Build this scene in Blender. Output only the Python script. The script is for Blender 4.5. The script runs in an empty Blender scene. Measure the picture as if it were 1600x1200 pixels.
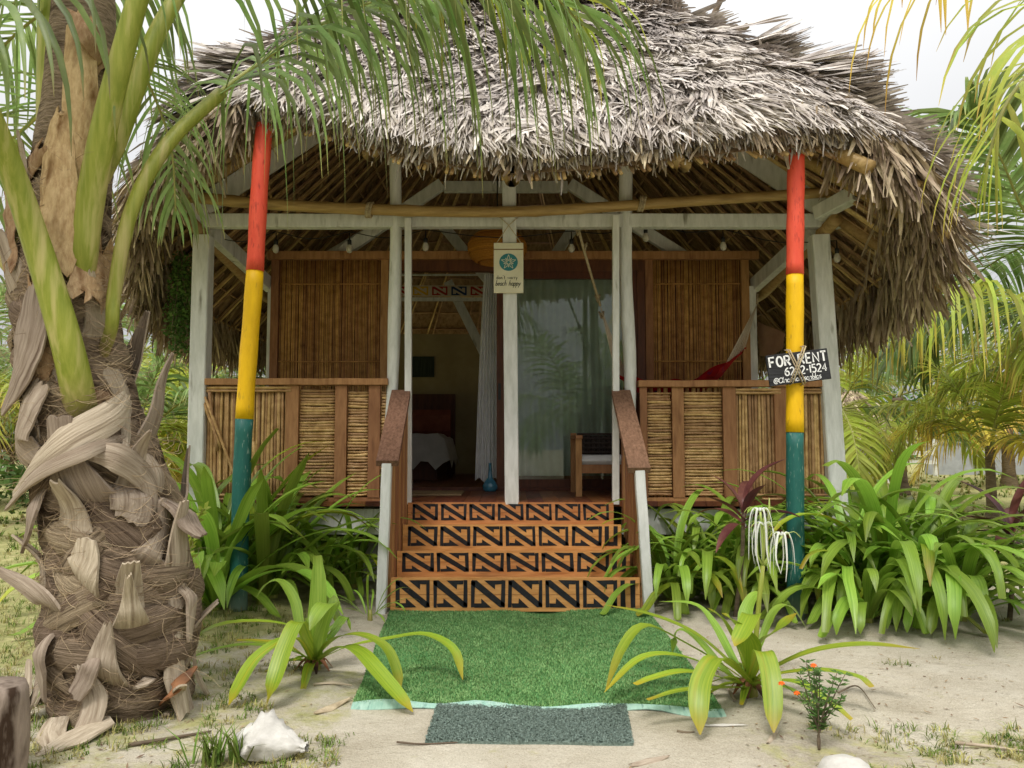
import bpy, math, random
from mathutils import Vector as V, noise as mnoise
C = bpy.context.scene.collection
SC = bpy.context.scene
rad = math.radians
# ---------------------------------------------------------------- camera
FPX = 1230.0; CAMH = 1.1; PITCH = math.atan(85/1230.0)
cam_d = bpy.data.cameras.new('camera'); cam = bpy.data.objects.new('camera', cam_d); C.objects.link(cam)
cam.location = (0, 0, CAMH); cam.rotation_euler = (math.pi/2+PITCH, 0, 0)
cam_d.sensor_width = 36; cam_d.lens = FPX/1600*36; cam_d.clip_end = 2000; cam_d.clip_start = 0.05
SC.camera = cam
# ---------------------------------------------------------------- world, sun, exposure
SUN_EL, SUN_ROT = 58, 200
wd = bpy.data.worlds.new("World"); SC.world = wd; wd.use_nodes = True
nt = wd.node_tree; nt.nodes.clear()
_sky = nt.nodes.new('ShaderNodeTexSky'); _sky.sky_type = 'NISHITA'; _sky.sun_disc = False
_sky.sun_elevation = rad(SUN_EL); _sky.sun_rotation = rad(SUN_ROT); _sky.dust_density = 4
_hs = nt.nodes.new('ShaderNodeHueSaturation'); _hs.inputs['Saturation'].default_value = 0.10
_mx = nt.nodes.new('ShaderNodeMix'); _mx.data_type = 'RGBA'; _mx.inputs[0].default_value = 0.75   # cloud cover
_tc = nt.nodes.new('ShaderNodeTexCoord'); _sx = nt.nodes.new('ShaderNodeSeparateXYZ'); nt.links.new(_tc.outputs['Generated'], _sx.inputs[0])
_rp = nt.nodes.new('ShaderNodeValToRGB'); _rp.color_ramp.elements[0].color = (.22,.225,.235,1); _rp.color_ramp.elements[1].color = (1,1,1,1)   # overcast: brighter overhead
_rp.color_ramp.elements[0].position = .05; _rp.color_ramp.elements[1].position = .95
_cn = nt.nodes.new('ShaderNodeTexNoise'); _cn.inputs['Scale'].default_value = 2.5; _cn.inputs['Detail'].default_value = 5; nt.links.new(_tc.outputs['Generated'], _cn.inputs['Vector'])
_cm = nt.nodes.new('ShaderNodeMapRange'); _cm.inputs[3].default_value = 9.6; _cm.inputs[4].default_value = 12.6; nt.links.new(_cn.outputs['Fac'], _cm.inputs[0])
_vm = nt.nodes.new('ShaderNodeVectorMath'); _vm.operation = 'SCALE'
nt.links.new(_sx.outputs[2], _rp.inputs[0]); nt.links.new(_rp.outputs[0], _vm.inputs[0]); nt.links.new(_cm.outputs[0], _vm.inputs['Scale']); nt.links.new(_vm.outputs[0], _mx.inputs[7])
_bg = nt.nodes.new('ShaderNodeBackground'); _bg.inputs[1].default_value = 0.13
_wo = nt.nodes.new('ShaderNodeOutputWorld')
nt.links.new(_sky.outputs[0], _hs.inputs['Color']); nt.links.new(_hs.outputs[0], _mx.inputs[6])
nt.links.new(_mx.outputs[2], _bg.inputs[0]); nt.links.new(_bg.outputs[0], _wo.inputs[0])
sl = bpy.data.lights.new('sun', 'SUN'); sl.energy = 1.5; sl.angle = rad(14); sl.color = (1, .96, .9)
sun = bpy.data.objects.new('sun', sl); C.objects.link(sun); sun.location = (-4, -6, 12)
_e, _a = rad(SUN_EL), rad(SUN_ROT)
_sd = V((math.sin(_a)*math.cos(_e), math.cos(_a)*math.cos(_e), math.sin(_e)))
sun.rotation_euler = _sd.to_track_quat('Z', 'Y').to_euler()
SC.view_settings.view_transform = 'Standard'; SC.view_settings.look = 'None'
SC.view_settings.exposure = 0.54; SC.view_settings.gamma = 1
SC.render.engine = 'CYCLES'; SC.cycles.max_bounces = 8; SC.cycles.diffuse_bounces = 5
SC.cycles.transparent_max_bounces = 16; SC.cycles.use_denoising = True

# ---------------------------------------------------------------- helpers
def P(px, py, Y):
    dx = (px-800)/FPX; dy = (600-py)/FPX
    y = math.cos(PITCH)-dy*math.sin(PITCH); z = math.sin(PITCH)+dy*math.cos(PITCH)
    k = Y/y; return V((dx*k, Y, CAMH+z*k))
def G(px, py):
    dx = (px-800)/FPX; dy = (600-py)/FPX
    y = math.cos(PITCH)-dy*math.sin(PITCH); z = math.sin(PITCH)+dy*math.cos(PITCH)
    k = -CAMH/z; return V((dx*k, y*k, 0))
def lerp(a, b, t): return a+(b-a)*t
def srgb(r, g, b):
    f = lambda c: (c/255/12.92) if c <= 10.3 else ((c/255+.055)/1.055)**2.4
    return (f(r), f(g), f(b))
def catmull(pts, n):
    pts = [V(p) for p in pts]; out = []
    ext = [pts[0]*2-pts[1]]+pts+[pts[-1]*2-pts[-2]]
    m = len(pts)-1
    for i in range(n+1):
        u = i/n*m; k = min(int(u), m-1); t = u-k
        p0, p1, p2, p3 = ext[k:k+4]
        out.append(.5*((2*p1)+(p2-p0)*t+(2*p0-5*p1+4*p2-p3)*t*t+(3*p1-p0-3*p2+p3)*t**3))
    return out
def interp(vals, t):
    n = len(vals)-1; u = max(0, min(.99999, t))*n; k = int(u); return lerp(vals[k], vals[k+1], u-k)

class MB:
    def __init__(s): s.v = []; s.f = []; s.m = []; s.var = []; s.tip = []; s.sm = []; s.ac = []
    def add(s, vs, fs, mat=0, var=.5, tips=None, smooth=False, acs=None):
        b = len(s.v); s.v += [tuple(p) for p in vs]
        s.var += [var]*len(vs); s.tip += (tips if tips else [0.0]*len(vs)); s.ac += (acs if acs else [0.0]*len(vs))
        for f in fs: s.f.append(tuple(i+b for i in f)); s.m.append(mat); s.sm.append(smooth)
    def box(s, lo, hi, mat=0, var=None):
        x0, y0, z0 = lo; x1, y1, z1 = hi
        s.add([(x0,y0,z0),(x1,y0,z0),(x1,y1,z0),(x0,y1,z0),(x0,y0,z1),(x1,y0,z1),(x1,y1,z1),(x0,y1,z1)],
              [(0,3,2,1),(4,5,6,7),(0,1,5,4),(1,2,6,5),(2,3,7,6),(3,0,4,7)], mat, random.random() if var is None else var)
    def beam(s, a, b, w, h, up=(0,0,1), mat=0, var=None, nseg=1, wob=0, ch=.06):
        # chamfered rectangular bar from a to b, optionally uneven like hand-cut timber
        a = V(a); b = V(b); d = (b-a).normalized(); u = V(up); u = (u-d*u.dot(d)).normalized(); r = d.cross(u)
        c = min(w, h)*ch
        sec = [(-w/2+c,-h/2),(w/2-c,-h/2),(w/2,-h/2+c),(w/2,h/2-c),(w/2-c,h/2),(-w/2+c,h/2),(-w/2,h/2-c),(-w/2,-h/2+c)]
        rings = []
        for i in range(nseg+1):
            t = i/nseg; p = a.lerp(b, t)
            if wob and 0 < i < nseg: p = p+r*random.uniform(-wob, wob)+u*random.uniform(-wob, wob)
            k = 1+(random.uniform(-wob, wob)*3 if wob else 0)
            rings.append([p+r*(x*k)+u*(y*k) for x, y in sec])
        vs = [p for rg in rings for p in rg]; fs = []
        for i in range(nseg):
            for j in range(8):
                q = (j+1) % 8; fs.append((i*8+j, i*8+q, (i+1)*8+q, (i+1)*8+j))
        fs.append(tuple(range(7, -1, -1))); fs.append(tuple(nseg*8+j for j in range(8)))
        s.add(vs, fs, mat, random.random() if var is None else var)
    def tube(s, pts, r, n=8, mat=0, var=None, smooth=True, flat=1.0, ref=None, tips=True, caps=True):
        pts = [V(p) for p in pts]; m = len(pts)
        rs = r if isinstance(r, (list, tuple)) else [r]*m
        if len(rs) != m: rs = [interp(rs, i/(m-1)) for i in range(m)]
        u = None; vs = []; fs = []; tl = []
        for i, p in enumerate(pts):
            d = (pts[min(i+1, m-1)]-pts[max(i-1, 0)])
            d = d.normalized() if d.length > 1e-9 else V((0,0,1))
            if u is None:
                u = V(ref) if ref else (V((0,0,1)) if abs(d.z) < .9 else V((1,0,0)))
            u = (u-d*u.dot(d)); u = u.normalized() if u.length > 1e-6 else d.orthogonal().normalized()
            w = d.cross(u)
            for j in range(n):
                a = 2*math.pi*j/n; vs.append(p+w*(rs[i]*math.cos(a))+u*(rs[i]*flat*math.sin(a))); tl.append(i/(m-1))
        for i in range(m-1):
            for j in range(n):
                q = (j+1) % n; fs.append((i*n+j, i*n+q, (i+1)*n+q, (i+1)*n+j))
        if caps: fs.append(tuple(range(n-1, -1, -1))); fs.append(tuple((m-1)*n+j for j in range(n)))
        s.add(vs, fs, mat, random.random() if var is None else var, tl if tips else None, smooth)
    def sheet(s, pts, widths, normals, cup=0, K=3, mat=0, var=None, thick=0, smooth=True, wave=0, tipv=None, ragged=0):
        # a bent strip: width along tangent x normal, cupped, optionally with thickness
        pts = [V(p) for p in pts]; m = len(pts)
        if not isinstance(normals, list): normals = [normals]*m
        if not isinstance(widths, list): widths = [widths]*m
        if len(widths) != m: widths = [interp(widths, i/(m-1)) for i in range(m)]
        vs = []; back = []; tl = []; al = []
        for i, p in enumerate(pts):
            d = (pts[min(i+1, m-1)]-pts[max(i-1, 0)]).normalized(); n0 = V(normals[min(i, len(normals)-1)])
            n0 = n0-d*n0.dot(d); n0 = n0.normalized() if n0.length > 1e-5 else d.orthogonal().normalized()
            sd = d.cross(n0)
            for j in range(K):
                q = -1+2*j/(K-1); w = widths[i]/2
                off = -cup*w*q*q + (wave*w*math.sin(i*1.7+q*2.2) if wave else 0)
                pp = p+sd*(w*q)+n0*off
                if ragged and i in (0, m-1): pp = pp+d*random.uniform(-ragged, ragged)
                vs.append(pp); al.append(w*q); back.append(pp-n0*thick); tl.append((i/(m-1)) if tipv is None else tipv)
        fs = []
        for i in range(m-1):
            for j in range(K-1): fs.append((i*K+j, i*K+j+1, (i+1)*K+j+1, (i+1)*K+j))
        if thick:
            rim = [j for j in range(K)]+[i*K+K-1 for i in range(1, m)]+[(m-1)*K+j for j in range(K-2, -1, -1)]+[i*K for i in range(m-2, 0, -1)]
            for a in range(len(rim)):
                pass
            vv = 0.5 if var is None else var
            s.add(back, [tuple(reversed(f)) for f in fs], mat, vv, tl, smooth, al)
            nr = len(rim); s.add([vs[a] for a in rim]+[back[a] for a in rim], [(a, a+nr, (a+1) % nr+nr, (a+1) % nr) for a in range(nr)], mat, vv, [tl[a] for a in rim]*2, False)
        s.add(vs, fs, mat, random.random() if var is None else var, tl, smooth, al)
    def lathe(s, c, prof, n=20, mat=0, var=.5, smooth=True):
        vs = []; fs = []; m = len(prof)
        for r, z in prof:
            for j in range(n): a = 2*math.pi*j/n; vs.append((c[0]+r*math.cos(a), c[1]+r*math.sin(a), c[2]+z))
        for i in range(m-1):
            for j in range(n): q = (j+1) % n; fs.append((i*n+j, i*n+q, (i+1)*n+q, (i+1)*n+j))
        s.add(vs, fs, mat, var, None, smooth)
    def build(s, name, mats, parent=None, label=None, cat=None, group=None, kind=None):
        me = bpy.data.meshes.new(name)
        o = bpy.data.objects.new(name, me)
        org = V((0,0,0)); p = parent
        while p: org = org+p.location; p = p.parent
        me.from_pydata([(x-org.x, y-org.y, z-org.z) for x, y, z in s.v], [], s.f)
        for mt in (mats if isinstance(mats, (list, tuple)) else [mats]): me.materials.append(mt)
        me.polygons.foreach_set('material_index', s.m); me.polygons.foreach_set('use_smooth', s.sm)
        for nm, dat in (('var', s.var), ('tip', s.tip), ('ac', s.ac)):
            at = me.attributes.new(nm, 'FLOAT', 'POINT'); at.data.foreach_set('value', dat)
        me.update(); C.objects.link(o)
        if parent: o.parent = parent
        else:
            if len(s.v):     # put the origin at the thing's own base
                xs = [v[0] for v in s.v]; ys = [v[1] for v in s.v]; zs = [v[2] for v in s.v]
                if kind is None:
                    c = V(((min(xs)+max(xs))/2, (min(ys)+max(ys))/2, min(zs)))
                    me.transform(__import__('mathutils').Matrix.Translation(-c)); o.location = c
        tag(o, label, cat, group, kind); return o
def tag(o, label=None, cat=None, group=None, kind=None):
    if label: o['label'] = label
    if cat: o['category'] = cat
    if group: o['group'] = group
    if kind: o['kind'] = kind
    return o
def thing(name, loc, label, cat, group=None):
    o = bpy.data.objects.new(name, None); o.empty_display_size = .1; C.objects.link(o); o.location = loc
    return tag(o, label, cat, group)

# ---------------------------------------------------------------- materials
def mat(name, c1, c2, scale=6, stretch=(1,1,1), rough=.8, bump=.25, var=.4, spec=.3, tip=None, tip2=None, detail=6,
        trans=0, c3=None, s3=3, t3=(.55,.7), bscale=None, tipr=(.6,1.0), strip=None):
    m = bpy.data.materials.new(name); m.use_nodes = True; t = m.node_tree; N = t.nodes; L = t.links
    b = N['Principled BSDF']; b.inputs['Roughness'].default_value = rough; b.inputs['Specular IOR Level'].default_value = spec
    tc = N.new('ShaderNodeTexCoord'); mp = N.new('ShaderNodeMapping'); mp.inputs['Scale'].default_value = stretch
    L.new(tc.outputs['Object'], mp.inputs[0])
    if strip:                  # grain that follows each strip: across it, along it, different on each
        cb = N.new('ShaderNodeCombineXYZ')
        for k_, (an_, f_) in enumerate((('ac', strip[0]), ('tip', strip[1]), ('var', 23.0))):
            a_ = N.new('ShaderNodeAttribute'); a_.attribute_name = an_; ml = N.new('ShaderNodeMath'); ml.operation = 'MULTIPLY'; ml.inputs[1].default_value = f_
            L.new(a_.outputs['Fac'], ml.inputs[0]); L.new(ml.outputs[0], cb.inputs[k_])
        L.new(cb.outputs[0], mp.inputs[0])
    nz = N.new('ShaderNodeTexNoise'); nz.inputs['Scale'].default_value = scale; nz.inputs['Detail'].default_value = detail
    nz.inputs['Roughness'].default_value = .65
    L.new(mp.outputs[0], nz.inputs['Vector'])
    rp = N.new('ShaderNodeValToRGB'); rp.color_ramp.elements[0].position = .32; rp.color_ramp.elements[1].position = .68
    rp.color_ramp.elements[0].color = (*c1, 1); rp.color_ramp.elements[1].color = (*c2, 1)
    L.new(nz.outputs['Fac'], rp.inputs[0]); col = rp.outputs[0]
    def mix(a, bcol, fac):
        x = N.new('ShaderNodeMix'); x.data_type = 'RGBA'; L.new(a, x.inputs[6]); x.inputs[7].default_value = (*bcol, 1)
        L.new(fac, x.inputs[0]); return x.outputs[2]
    def mr(src, a, bb, lo=0, hi=1):
        x = N.new('ShaderNodeMapRange'); x.inputs[1].default_value = a; x.inputs[2].default_value = bb
        x.inputs[3].default_value = lo; x.inputs[4].default_value = hi; L.new(src, x.inputs[0]); return x.outputs[0]
    if c3:
        n3 = N.new('ShaderNodeTexNoise'); n3.inputs['Scale'].default_value = s3; n3.inputs['Detail'].default_value = 5
        L.new(mp.outputs[0], n3.inputs['Vector']); col = mix(col, c3, mr(n3.outputs['Fac'], *t3))
    if tip:
        at = N.new('ShaderNodeAttribute'); at.attribute_name = 'tip'; col = mix(col, tip, mr(at.outputs['Fac'], *tipr))
    if tip2:
        at = N.new('ShaderNodeAttribute'); at.attribute_name = 'tip'; col = mix(col, tip2, mr(at.outputs['Fac'], .25, 0))
    if var:
        at = N.new('ShaderNodeAttribute'); at.attribute_name = 'var'
        hv = N.new('ShaderNodeHueSaturation'); L.new(col, hv.inputs['Color'])
        L.new(mr(at.outputs['Fac'], 0, 1, 1-var, 1+var), hv.inputs['Value'])
        L.new(mr(at.outputs['Fac'], 0, 1, .5-var*.04, .5+var*.04), hv.inputs['Hue']); col = hv.outputs[0]
    L.new(col, b.inputs['Base Color'])
    if bump:
        n2 = nz
        if bscale:
            n2 = N.new('ShaderNodeTexNoise'); n2.inputs['Scale'].default_value = bscale; n2.inputs['Detail'].default_value = 4; L.new(mp.outputs[0], n2.inputs['Vector'])
        bp = N.new('ShaderNodeBump'); bp.inputs['Strength'].default_value = bump; bp.inputs['Distance'].default_value = .02
        L.new(n2.outputs['Fac'], bp.inputs['Height']); L.new(bp.outputs[0], b.inputs['Normal'])
    if trans:
        tr = N.new('ShaderNodeBsdfTranslucent'); L.new(col, tr.inputs[0])
        ms = N.new('ShaderNodeMixShader'); ms.inputs[0].default_value = trans
        L.new(b.outputs[0], ms.inputs[1]); L.new(tr.outputs[0], ms.inputs[2]); L.new(ms.outputs[0], N['Material Output'].inputs[0])
    return m
S = srgb
M_thatch = mat('weathered_thatch', S(160,149,139), S(210,202,195), 9, (1,1,1), .85, .3, .34, .15, c3=S(142,127,114), s3=2.2, t3=(.58,.8))
M_fringe = mat('tan_thatch', S(136,118,96), S(198,180,154), 9, (1,1,1), .85, .3, .42, .15, c3=S(112,94,74), s3=5)
M_thbase = mat('thatch_base', S(84,73,64), S(136,124,112), 14, (1,1,.3), .95, .6, 0, .05)
M_lining = mat('thatch_lining', S(118,94,68), S(176,148,114), 7, (3,3,1), .9, .5, .35, .05)
M_batten = mat('bamboo_batten', S(150,118,78), S(204,170,124), 10, (1,1,1), .6, .2, .45, .3)
M_white = mat('white_painted_timber', S(194,195,189), S(226,226,222), 7, (3,3,.6), .7, .25, .08, .25, c3=S(128,124,110), s3=5, t3=(.64,.78))
M_bamboo = mat('bamboo_pole', S(150,122,72), S(190,160,104), 9, (.6,4,4), .5, .15, .25, .4, c3=S(112,86,50), s3=3, t3=(.6,.75))
M_cane = mat('split_cane', S(158,120,74), S(206,170,120), 16, (1,1,1), .6, .2, .28, .3, c3=S(112,78,44), s3=11, t3=(.62,.78))
M_wcane = mat('dark_cane', S(148,104,54), S(192,144,86), 14, (1,1,1), .6, .2, .28, .3, c3=S(104,66,32), s3=7, t3=(.62,.78))
M_wood = mat('red_brown_timber', S(138,96,60), S(172,126,84), 5, (6,6,1), .65, .2, .22, .3, c3=S(104,64,36), s3=3, t3=(.6,.8))
M_woodh = mat('orange_timber', S(186,124,66), S(218,160,98), 5, (1,8,8), .6, .2, .18, .35, c3=S(122,70,34), s3=2.2, t3=(.58,.8))
M_rail = mat('weathered_handrail', S(100,74,56), S(144,110,88), 4, (16,1,16), .8, .35, .2, .15, c3=S(74,54,42), s3=2, t3=(.6,.8))
M_darkw = mat('dark_timber', S(70,34,18), S(100,54,28), 5, (6,6,1), .55, .15, .2, .4)
M_floor = mat('deck_boards', S(88,48,26), S(122,70,40), 4, (8,1,1), .5, .2, .35, .4)
M_ink = mat('black_paint', S(26,26,28), S(44,44,46), 30, (1,1,1), .7, .1, .15, .25, c3=S(92,64,42), s3=26, t3=(.66,.8))
M_red = mat('red_paint', S(216,74,52), S(230,92,66), 9, (3,3,.7), .55, .15, 0, .35, c3=S(168,52,38), s3=16, t3=(.60,.74))
M_yel = mat('yellow_paint', S(222,172,0), S(240,192,14), 7, (3,3,.7), .55, .15, 0, .35, c3=S(176,136,34), s3=16, t3=(.62,.76))
M_grn = mat('green_paint', S(22,82,76), S(36,100,90), 7, (3,3,.7), .55, .15, 0, .35, c3=S(120,146,134), s3=26, t3=(.60,.72), tip2=S(120,132,118))
M_leaf = mat('lily_leaf', S(112,148,44), S(162,190,78), 1, (1,1,1), .36, .12, .45, .5, trans=.34, tip=S(120,136,44), tipr=(.85,1.05), strip=(230,1.6))
M_leafy = mat('yellowing_lily_leaf', S(112,146,34), S(164,180,58), 1, (1,1,1), .38, .12, .35, .5, trans=.28, tip=S(176,150,44), tipr=(.8,1.02), c3=S(196,164,50), s3=.22, t3=(.56,.72), strip=(200,1.8))
M_ledge = mat('brown_leaf_edge', S(150,84,24), S(196,140,40), 20, (1,1,1), .7, .1, .3, .2)
M_palm = mat('palm_leaflet', S(108,134,70), S(152,170,104), 5, (1,1,1), .45, .05, .45, .4, trans=.42, tip=S(170,158,96), tipr=(.82,1.0))
M_palmy = mat('yellow_palm_leaflet', S(150,168,62), S(192,196,88), 4, (1,1,1), .5, .05, .4, .35, trans=.45, tip=S(204,172,88), tipr=(.7,1.0))
M_palmo = mat('golden_palm_leaflet', S(208,190,70), S(228,210,104), 4, (1,1,1), .55, .05, .35, .3, trans=.45, tip=S(200,152,80), tipr=(.6,1.0))
M_palmd = mat('dry_palm_leaflet', S(120,98,76), S(168,146,118), 4, (1,1,1), .8, .05, .45, .15, trans=.1)
M_stalk = mat('green_stalk', S(122,134,40), S(156,160,70), 5, (9,9,.7), .5, .15, .2, .3, tip2=S(184,160,118), c3=S(182,172,110), s3=2.5, t3=(.50,.72))
M_rachis = mat('frond_rachis', S(130,134,62), S(166,164,92), 6, (1,1,1), .5, .05, .25, .35)
M_boot = mat('old_leaf_base', S(140,124,106), S(186,171,152), 1, (1,1,1), .9, .5, .26, .1, c3=S(96,78,62), s3=.6, t3=(.56,.76), strip=(80,2.2))
M_fmat = mat('fibre_mat', S(112,96,78), S(174,154,130), 1, (1,1,1), .95, .9, .3, .05, c3=S(76,62,49), s3=.5, t3=(.54,.72), strip=(210,3))
M_sheath = mat('fibre_sheath', S(158,126,92), S(196,168,132), 20, (3,3,1), .9, .5, .25, .1, c3=S(112,80,52), s3=6, t3=(.55,.75))
M_fibre = mat('trunk_fibre', S(106,91,75), S(172,151,128), 20, (1,1,5), .95, 1.0, .4, .05, c3=S(64,51,40), s3=4, t3=(.5,.68))
M_hair = mat('loose_fibre', S(128,108,84), S(180,158,130), 20, (1,1,1), .9, 0, .3, .1)
M_bark = mat('palm_bark', S(92,78,64), S(140,124,106), 8, (1,1,5), .9, .5, .3, .1, c3=S(66,54,42), s3=4)
M_shell = mat('bleached_shell', S(184,180,172), S(212,208,200), 12, (1,1,1), .6, .5, .1, .3, c3=S(168,156,140), s3=9, t3=(.64,.78))
M_cloth = mat('white_cloth', S(226,226,228), S(240,240,242), 8, (1,1,1), .9, .1, .05, .1, trans=.3)
M_rope = mat('rope', S(158,140,112), S(196,180,150), 40, (1,1,1), .9, .5, .2, .1)
M_black = mat('black_plastic', S(22,22,22), S(34,34,34), 10, (1,1,1), .5, .05, 0, .4)
# ---------------------------------------------------------------- ground
random.seed(3)
def ground_mat():
    m = bpy.data.materials.new('sandy_ground'); m.use_nodes = True; t = m.node_tree; N = t.nodes; L = t.links
    b = N['Principled BSDF']; b.inputs['Roughness'].default_value = .95; b.inputs['Specular IOR Level'].default_value = .1
    tc = N.new('ShaderNodeTexCoord')
    def nz(s, d=6, r=.6):
        x = N.new('ShaderNodeTexNoise'); x.inputs['Scale'].default_value = s; x.inputs['Detail'].default_value = d; x.inputs['Roughness'].default_value = r
        L.new(tc.outputs['Object'], x.inputs['Vector']); return x.outputs['Fac']
    def ramp(f, stops):
        x = N.new('ShaderNodeValToRGB'); e = x.color_ramp.elements
        while len(e) < len(stops): e.new(.5)
        for k, (p, c) in enumerate(stops): e[k].position = p; e[k].color = (*c, 1)
        L.new(f, x.inputs[0]); return x.outputs[0]
    def mix(a, c, f):
        x = N.new('ShaderNodeMix'); x.data_type = 'RGBA'; L.new(a, x.inputs[6]); L.new(c, x.inputs[7]); L.new(f, x.inputs[0]); return x.outputs[2]
    def mth(op, a, bb):
        x = N.new('ShaderNodeMath'); x.operation = op; x.use_clamp = True
        for i, q in enumerate((a, bb)):
            if hasattr(q, 'node'): L.new(q, x.inputs[i])
            else: x.inputs[i].default_value = q
        return x.outputs[0]
    sand = ramp(nz(2.5), [(.3, S(160,151,132)), (.5, S(184,176,158)), (.72, S(204,198,182))])
    grit = ramp(nz(170, 3), [(.35, S(132,120,100)), (.6, S(196,187,168))])
    sand = mix(sand, grit, mth('MULTIPLY', nz(40, 3), .75))
    lit = nz(26, 8, .75)
    sand = mix(sand, ramp(nz(60), [(.3, S(92,76,58)), (.7, S(136,116,90))]), ramp(lit, [(.63, (0,0,0)), (.70, (1,1,1))]))
    at = N.new('ShaderNodeAttribute'); at.attribute_name = 'grassy'
    dk = N.new('ShaderNodeAttribute'); dk.attribute_name = 'soil'
    sand = mix(sand, ramp(nz(70, 4), [(.35, S(92,80,66)), (.65, S(150,136,114))]), mth('MULTIPLY', dk.outputs['Fac'], nz(14)))
    grass = ramp(nz(9), [(.3, S(124,126,68)), (.5, S(158,156,96)), (.7, S(184,176,122))])
    g = mth('MULTIPLY', mth('SUBTRACT', mth('ADD', nz(5.5, 8, .7), mth('MULTIPLY', at.outputs['Fac'], .55)), .66), 5.0)
    col = mix(sand, grass, mth('MULTIPLY', g, .85))
    L.new(col, b.inputs['Base Color'])
    bp = N.new('ShaderNodeBump'); bp.inputs['Strength'].default_value = .8; bp.inputs['Distance'].default_value = .03
    L.new(mth('ADD', mth('MULTIPLY', nz(13, 5, .7), .9), mth('MULTIPLY', nz(120, 3), .12)), bp.inputs['Height']); L.new(bp.outputs[0], b.inputs['Normal'])
    return m
def grassy(x, y):
    g = 0.0
    # lawn to the left of and behind the palm, and beyond the plants on the right
    if x < -1.2: g = max(g, min(1, (y-3.3)/2.2+(-1.2-x)*.3))
    if x > 2.2: g = max(g, min(1, (y-5.6)/1.2))
    g = max(g, min(1, (y-6.0)/2)) if abs(x) > 3 else g
    if x < -.6 and y < 3.9: g = max(g, .34+.05*(-x))
    if x > .9 and y < 3.1: g = max(g, .40)
    return max(g, .08)
def gz(x, y):
    f = mnoise.noise((x*2.6, y*2.6, 9)); f = -.018*max(0, f-.15)*3
    return f+.018*mnoise.noise((x*.9, y*.9, 0))+.006*mnoise.noise((x*4, y*4, 3))
def build_ground():
    xs = [-300,-150,-80,-40,-25,-16,-11,-8,-6]+[-5+i*.1 for i in range(101)]+[6,8,11,16,25,40,80,150,300]
    ys = [-60,-30,-15,-6,-2,0,1]+[1.6+i*.1 for i in range(60)]+[8,9,10,12,14,17,21,26,34,45,60,90,140,220,400]
    nx, ny = len(xs), len(ys); vs = []; g = []; so = []
    mg = G(1275, 1165)
    for y in ys:
        for x in xs:
            vs.append((x, y, gz(x, y) if abs(x) < 5.2 and 1.5 < y < 8 else 0))
            g.append(grassy(x, y)); so.append(max(0, 1.15-((x-mg.x)**2+(y-mg.y)**2)**.5/.34))
    fs = [(j*nx+i, j*nx+i+1, (j+1)*nx+i+1, (j+1)*nx+i) for j in range(ny-1) for i in range(nx-1)]
    me = bpy.data.meshes.new('ground'); me.from_pydata(vs, [], fs); me.materials.append(ground_mat())
    for nm, d in (('grassy', g), ('soil', so)):
        me.attributes.new(nm, 'FLOAT', 'POINT').data.foreach_set('value', d)
    me.polygons.foreach_set('use_smooth', [True]*len(fs))
    o = bpy.data.objects.new('ground', me); C.objects.link(o); o['kind'] = 'structure'
build_ground()
# ---------------------------------------------------------------- the thatched hut
random.seed(11)
HUT = thing('thatched_hut', (0, 6, 0), 'raised beach hut with grey palm thatch roof, cane railings and white posts', 'hut')
DZ = .63                       # deck level
YF, YW, YB = 6.0, 7.2, 10.6    # porch front, door wall, back wall
eave_ctrl = [(-1.8,5.0,3.30),(-1.3,4.92,3.20),(-.7,4.85,2.99),(0,4.80,2.88),(.7,4.78,2.91),(1.4,4.76,2.99),(2.05,4.78,3.03),(2.6,4.92,2.92),
  (2.98,5.25,2.56),(3.12,5.8,2.36),(3.18,6.6,2.28),(3.18,8,2.22),(3.1,10,2.2),(2.7,11.3,2.2),(1.5,11.7,2.2),(-1.5,11.7,2.2),(-2.7,11.3,2.2),
  (-3.1,10,2.2),(-3.18,8,2.24),(-3.18,6.9,2.32),(-3.08,6.2,2.52),(-2.85,5.6,2.76),(-2.4,5.2,3.08),(-1.8,5.0,3.30)]
NE = 600
EAVE = catmull(eave_ctrl, NE)
_acc = [0]
for i in range(NE): _acc.append(_acc[-1]+(EAVE[i+1]-EAVE[i]).length)
PER = _acc[-1]
def eave(t): return EAVE[int((t % 1)*NE)].lerp(EAVE[min(int((t % 1)*NE)+1, NE)], ((t % 1)*NE) % 1)
def apex(e): return V((e.x*.04, 7.5+max(0, min(1, (e.y-5)/6.7))*1.9, 5.85))
def R(t, s):                   # outer thatch surface
    e = eave(t); a = apex(e); h = s; v = s+.045*math.sin(math.pi*s**.6)
    return V((lerp(e.x, a.x, h), lerp(e.y, a.y, h), lerp(e.z, a.z, v)))
def Lng(t, s, off=0):          # underside
    e = eave(t); a = apex(e); e = V((e.x*.965, lerp(e.y, 8, .025), e.z-.10-off)); a = a-V((0,0,.25+off)); return e.lerp(a, s)
def frame(t, s):
    p = R(t, s); d = (R(t, max(s-.02, 0.0005))-R(t, s+.02)).normalized()
    w = (R(t+.003, s)-R(t-.003, s)).normalized(); n = w.cross(d)
    if n.z < 0: n = -n
    return p, d, w, n
mb = MB()                      # opaque core under the blades + blades
NT, NS = 160, 16
vs = [R(i/NT, (j/NS)**1.3)-frame(i/NT, min(.97, (j/NS)**1.3+.001))[3]*.05 for j in range(NS+1) for i in range(NT)]
fs = [(j*NT+i, j*NT+(i+1) % NT, (j+1)*NT+(i+1) % NT, (j+1)*NT+i) for j in range(NS) for i in range(NT)]
mb.add(vs, fs, 1, .5, None, True)
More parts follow.
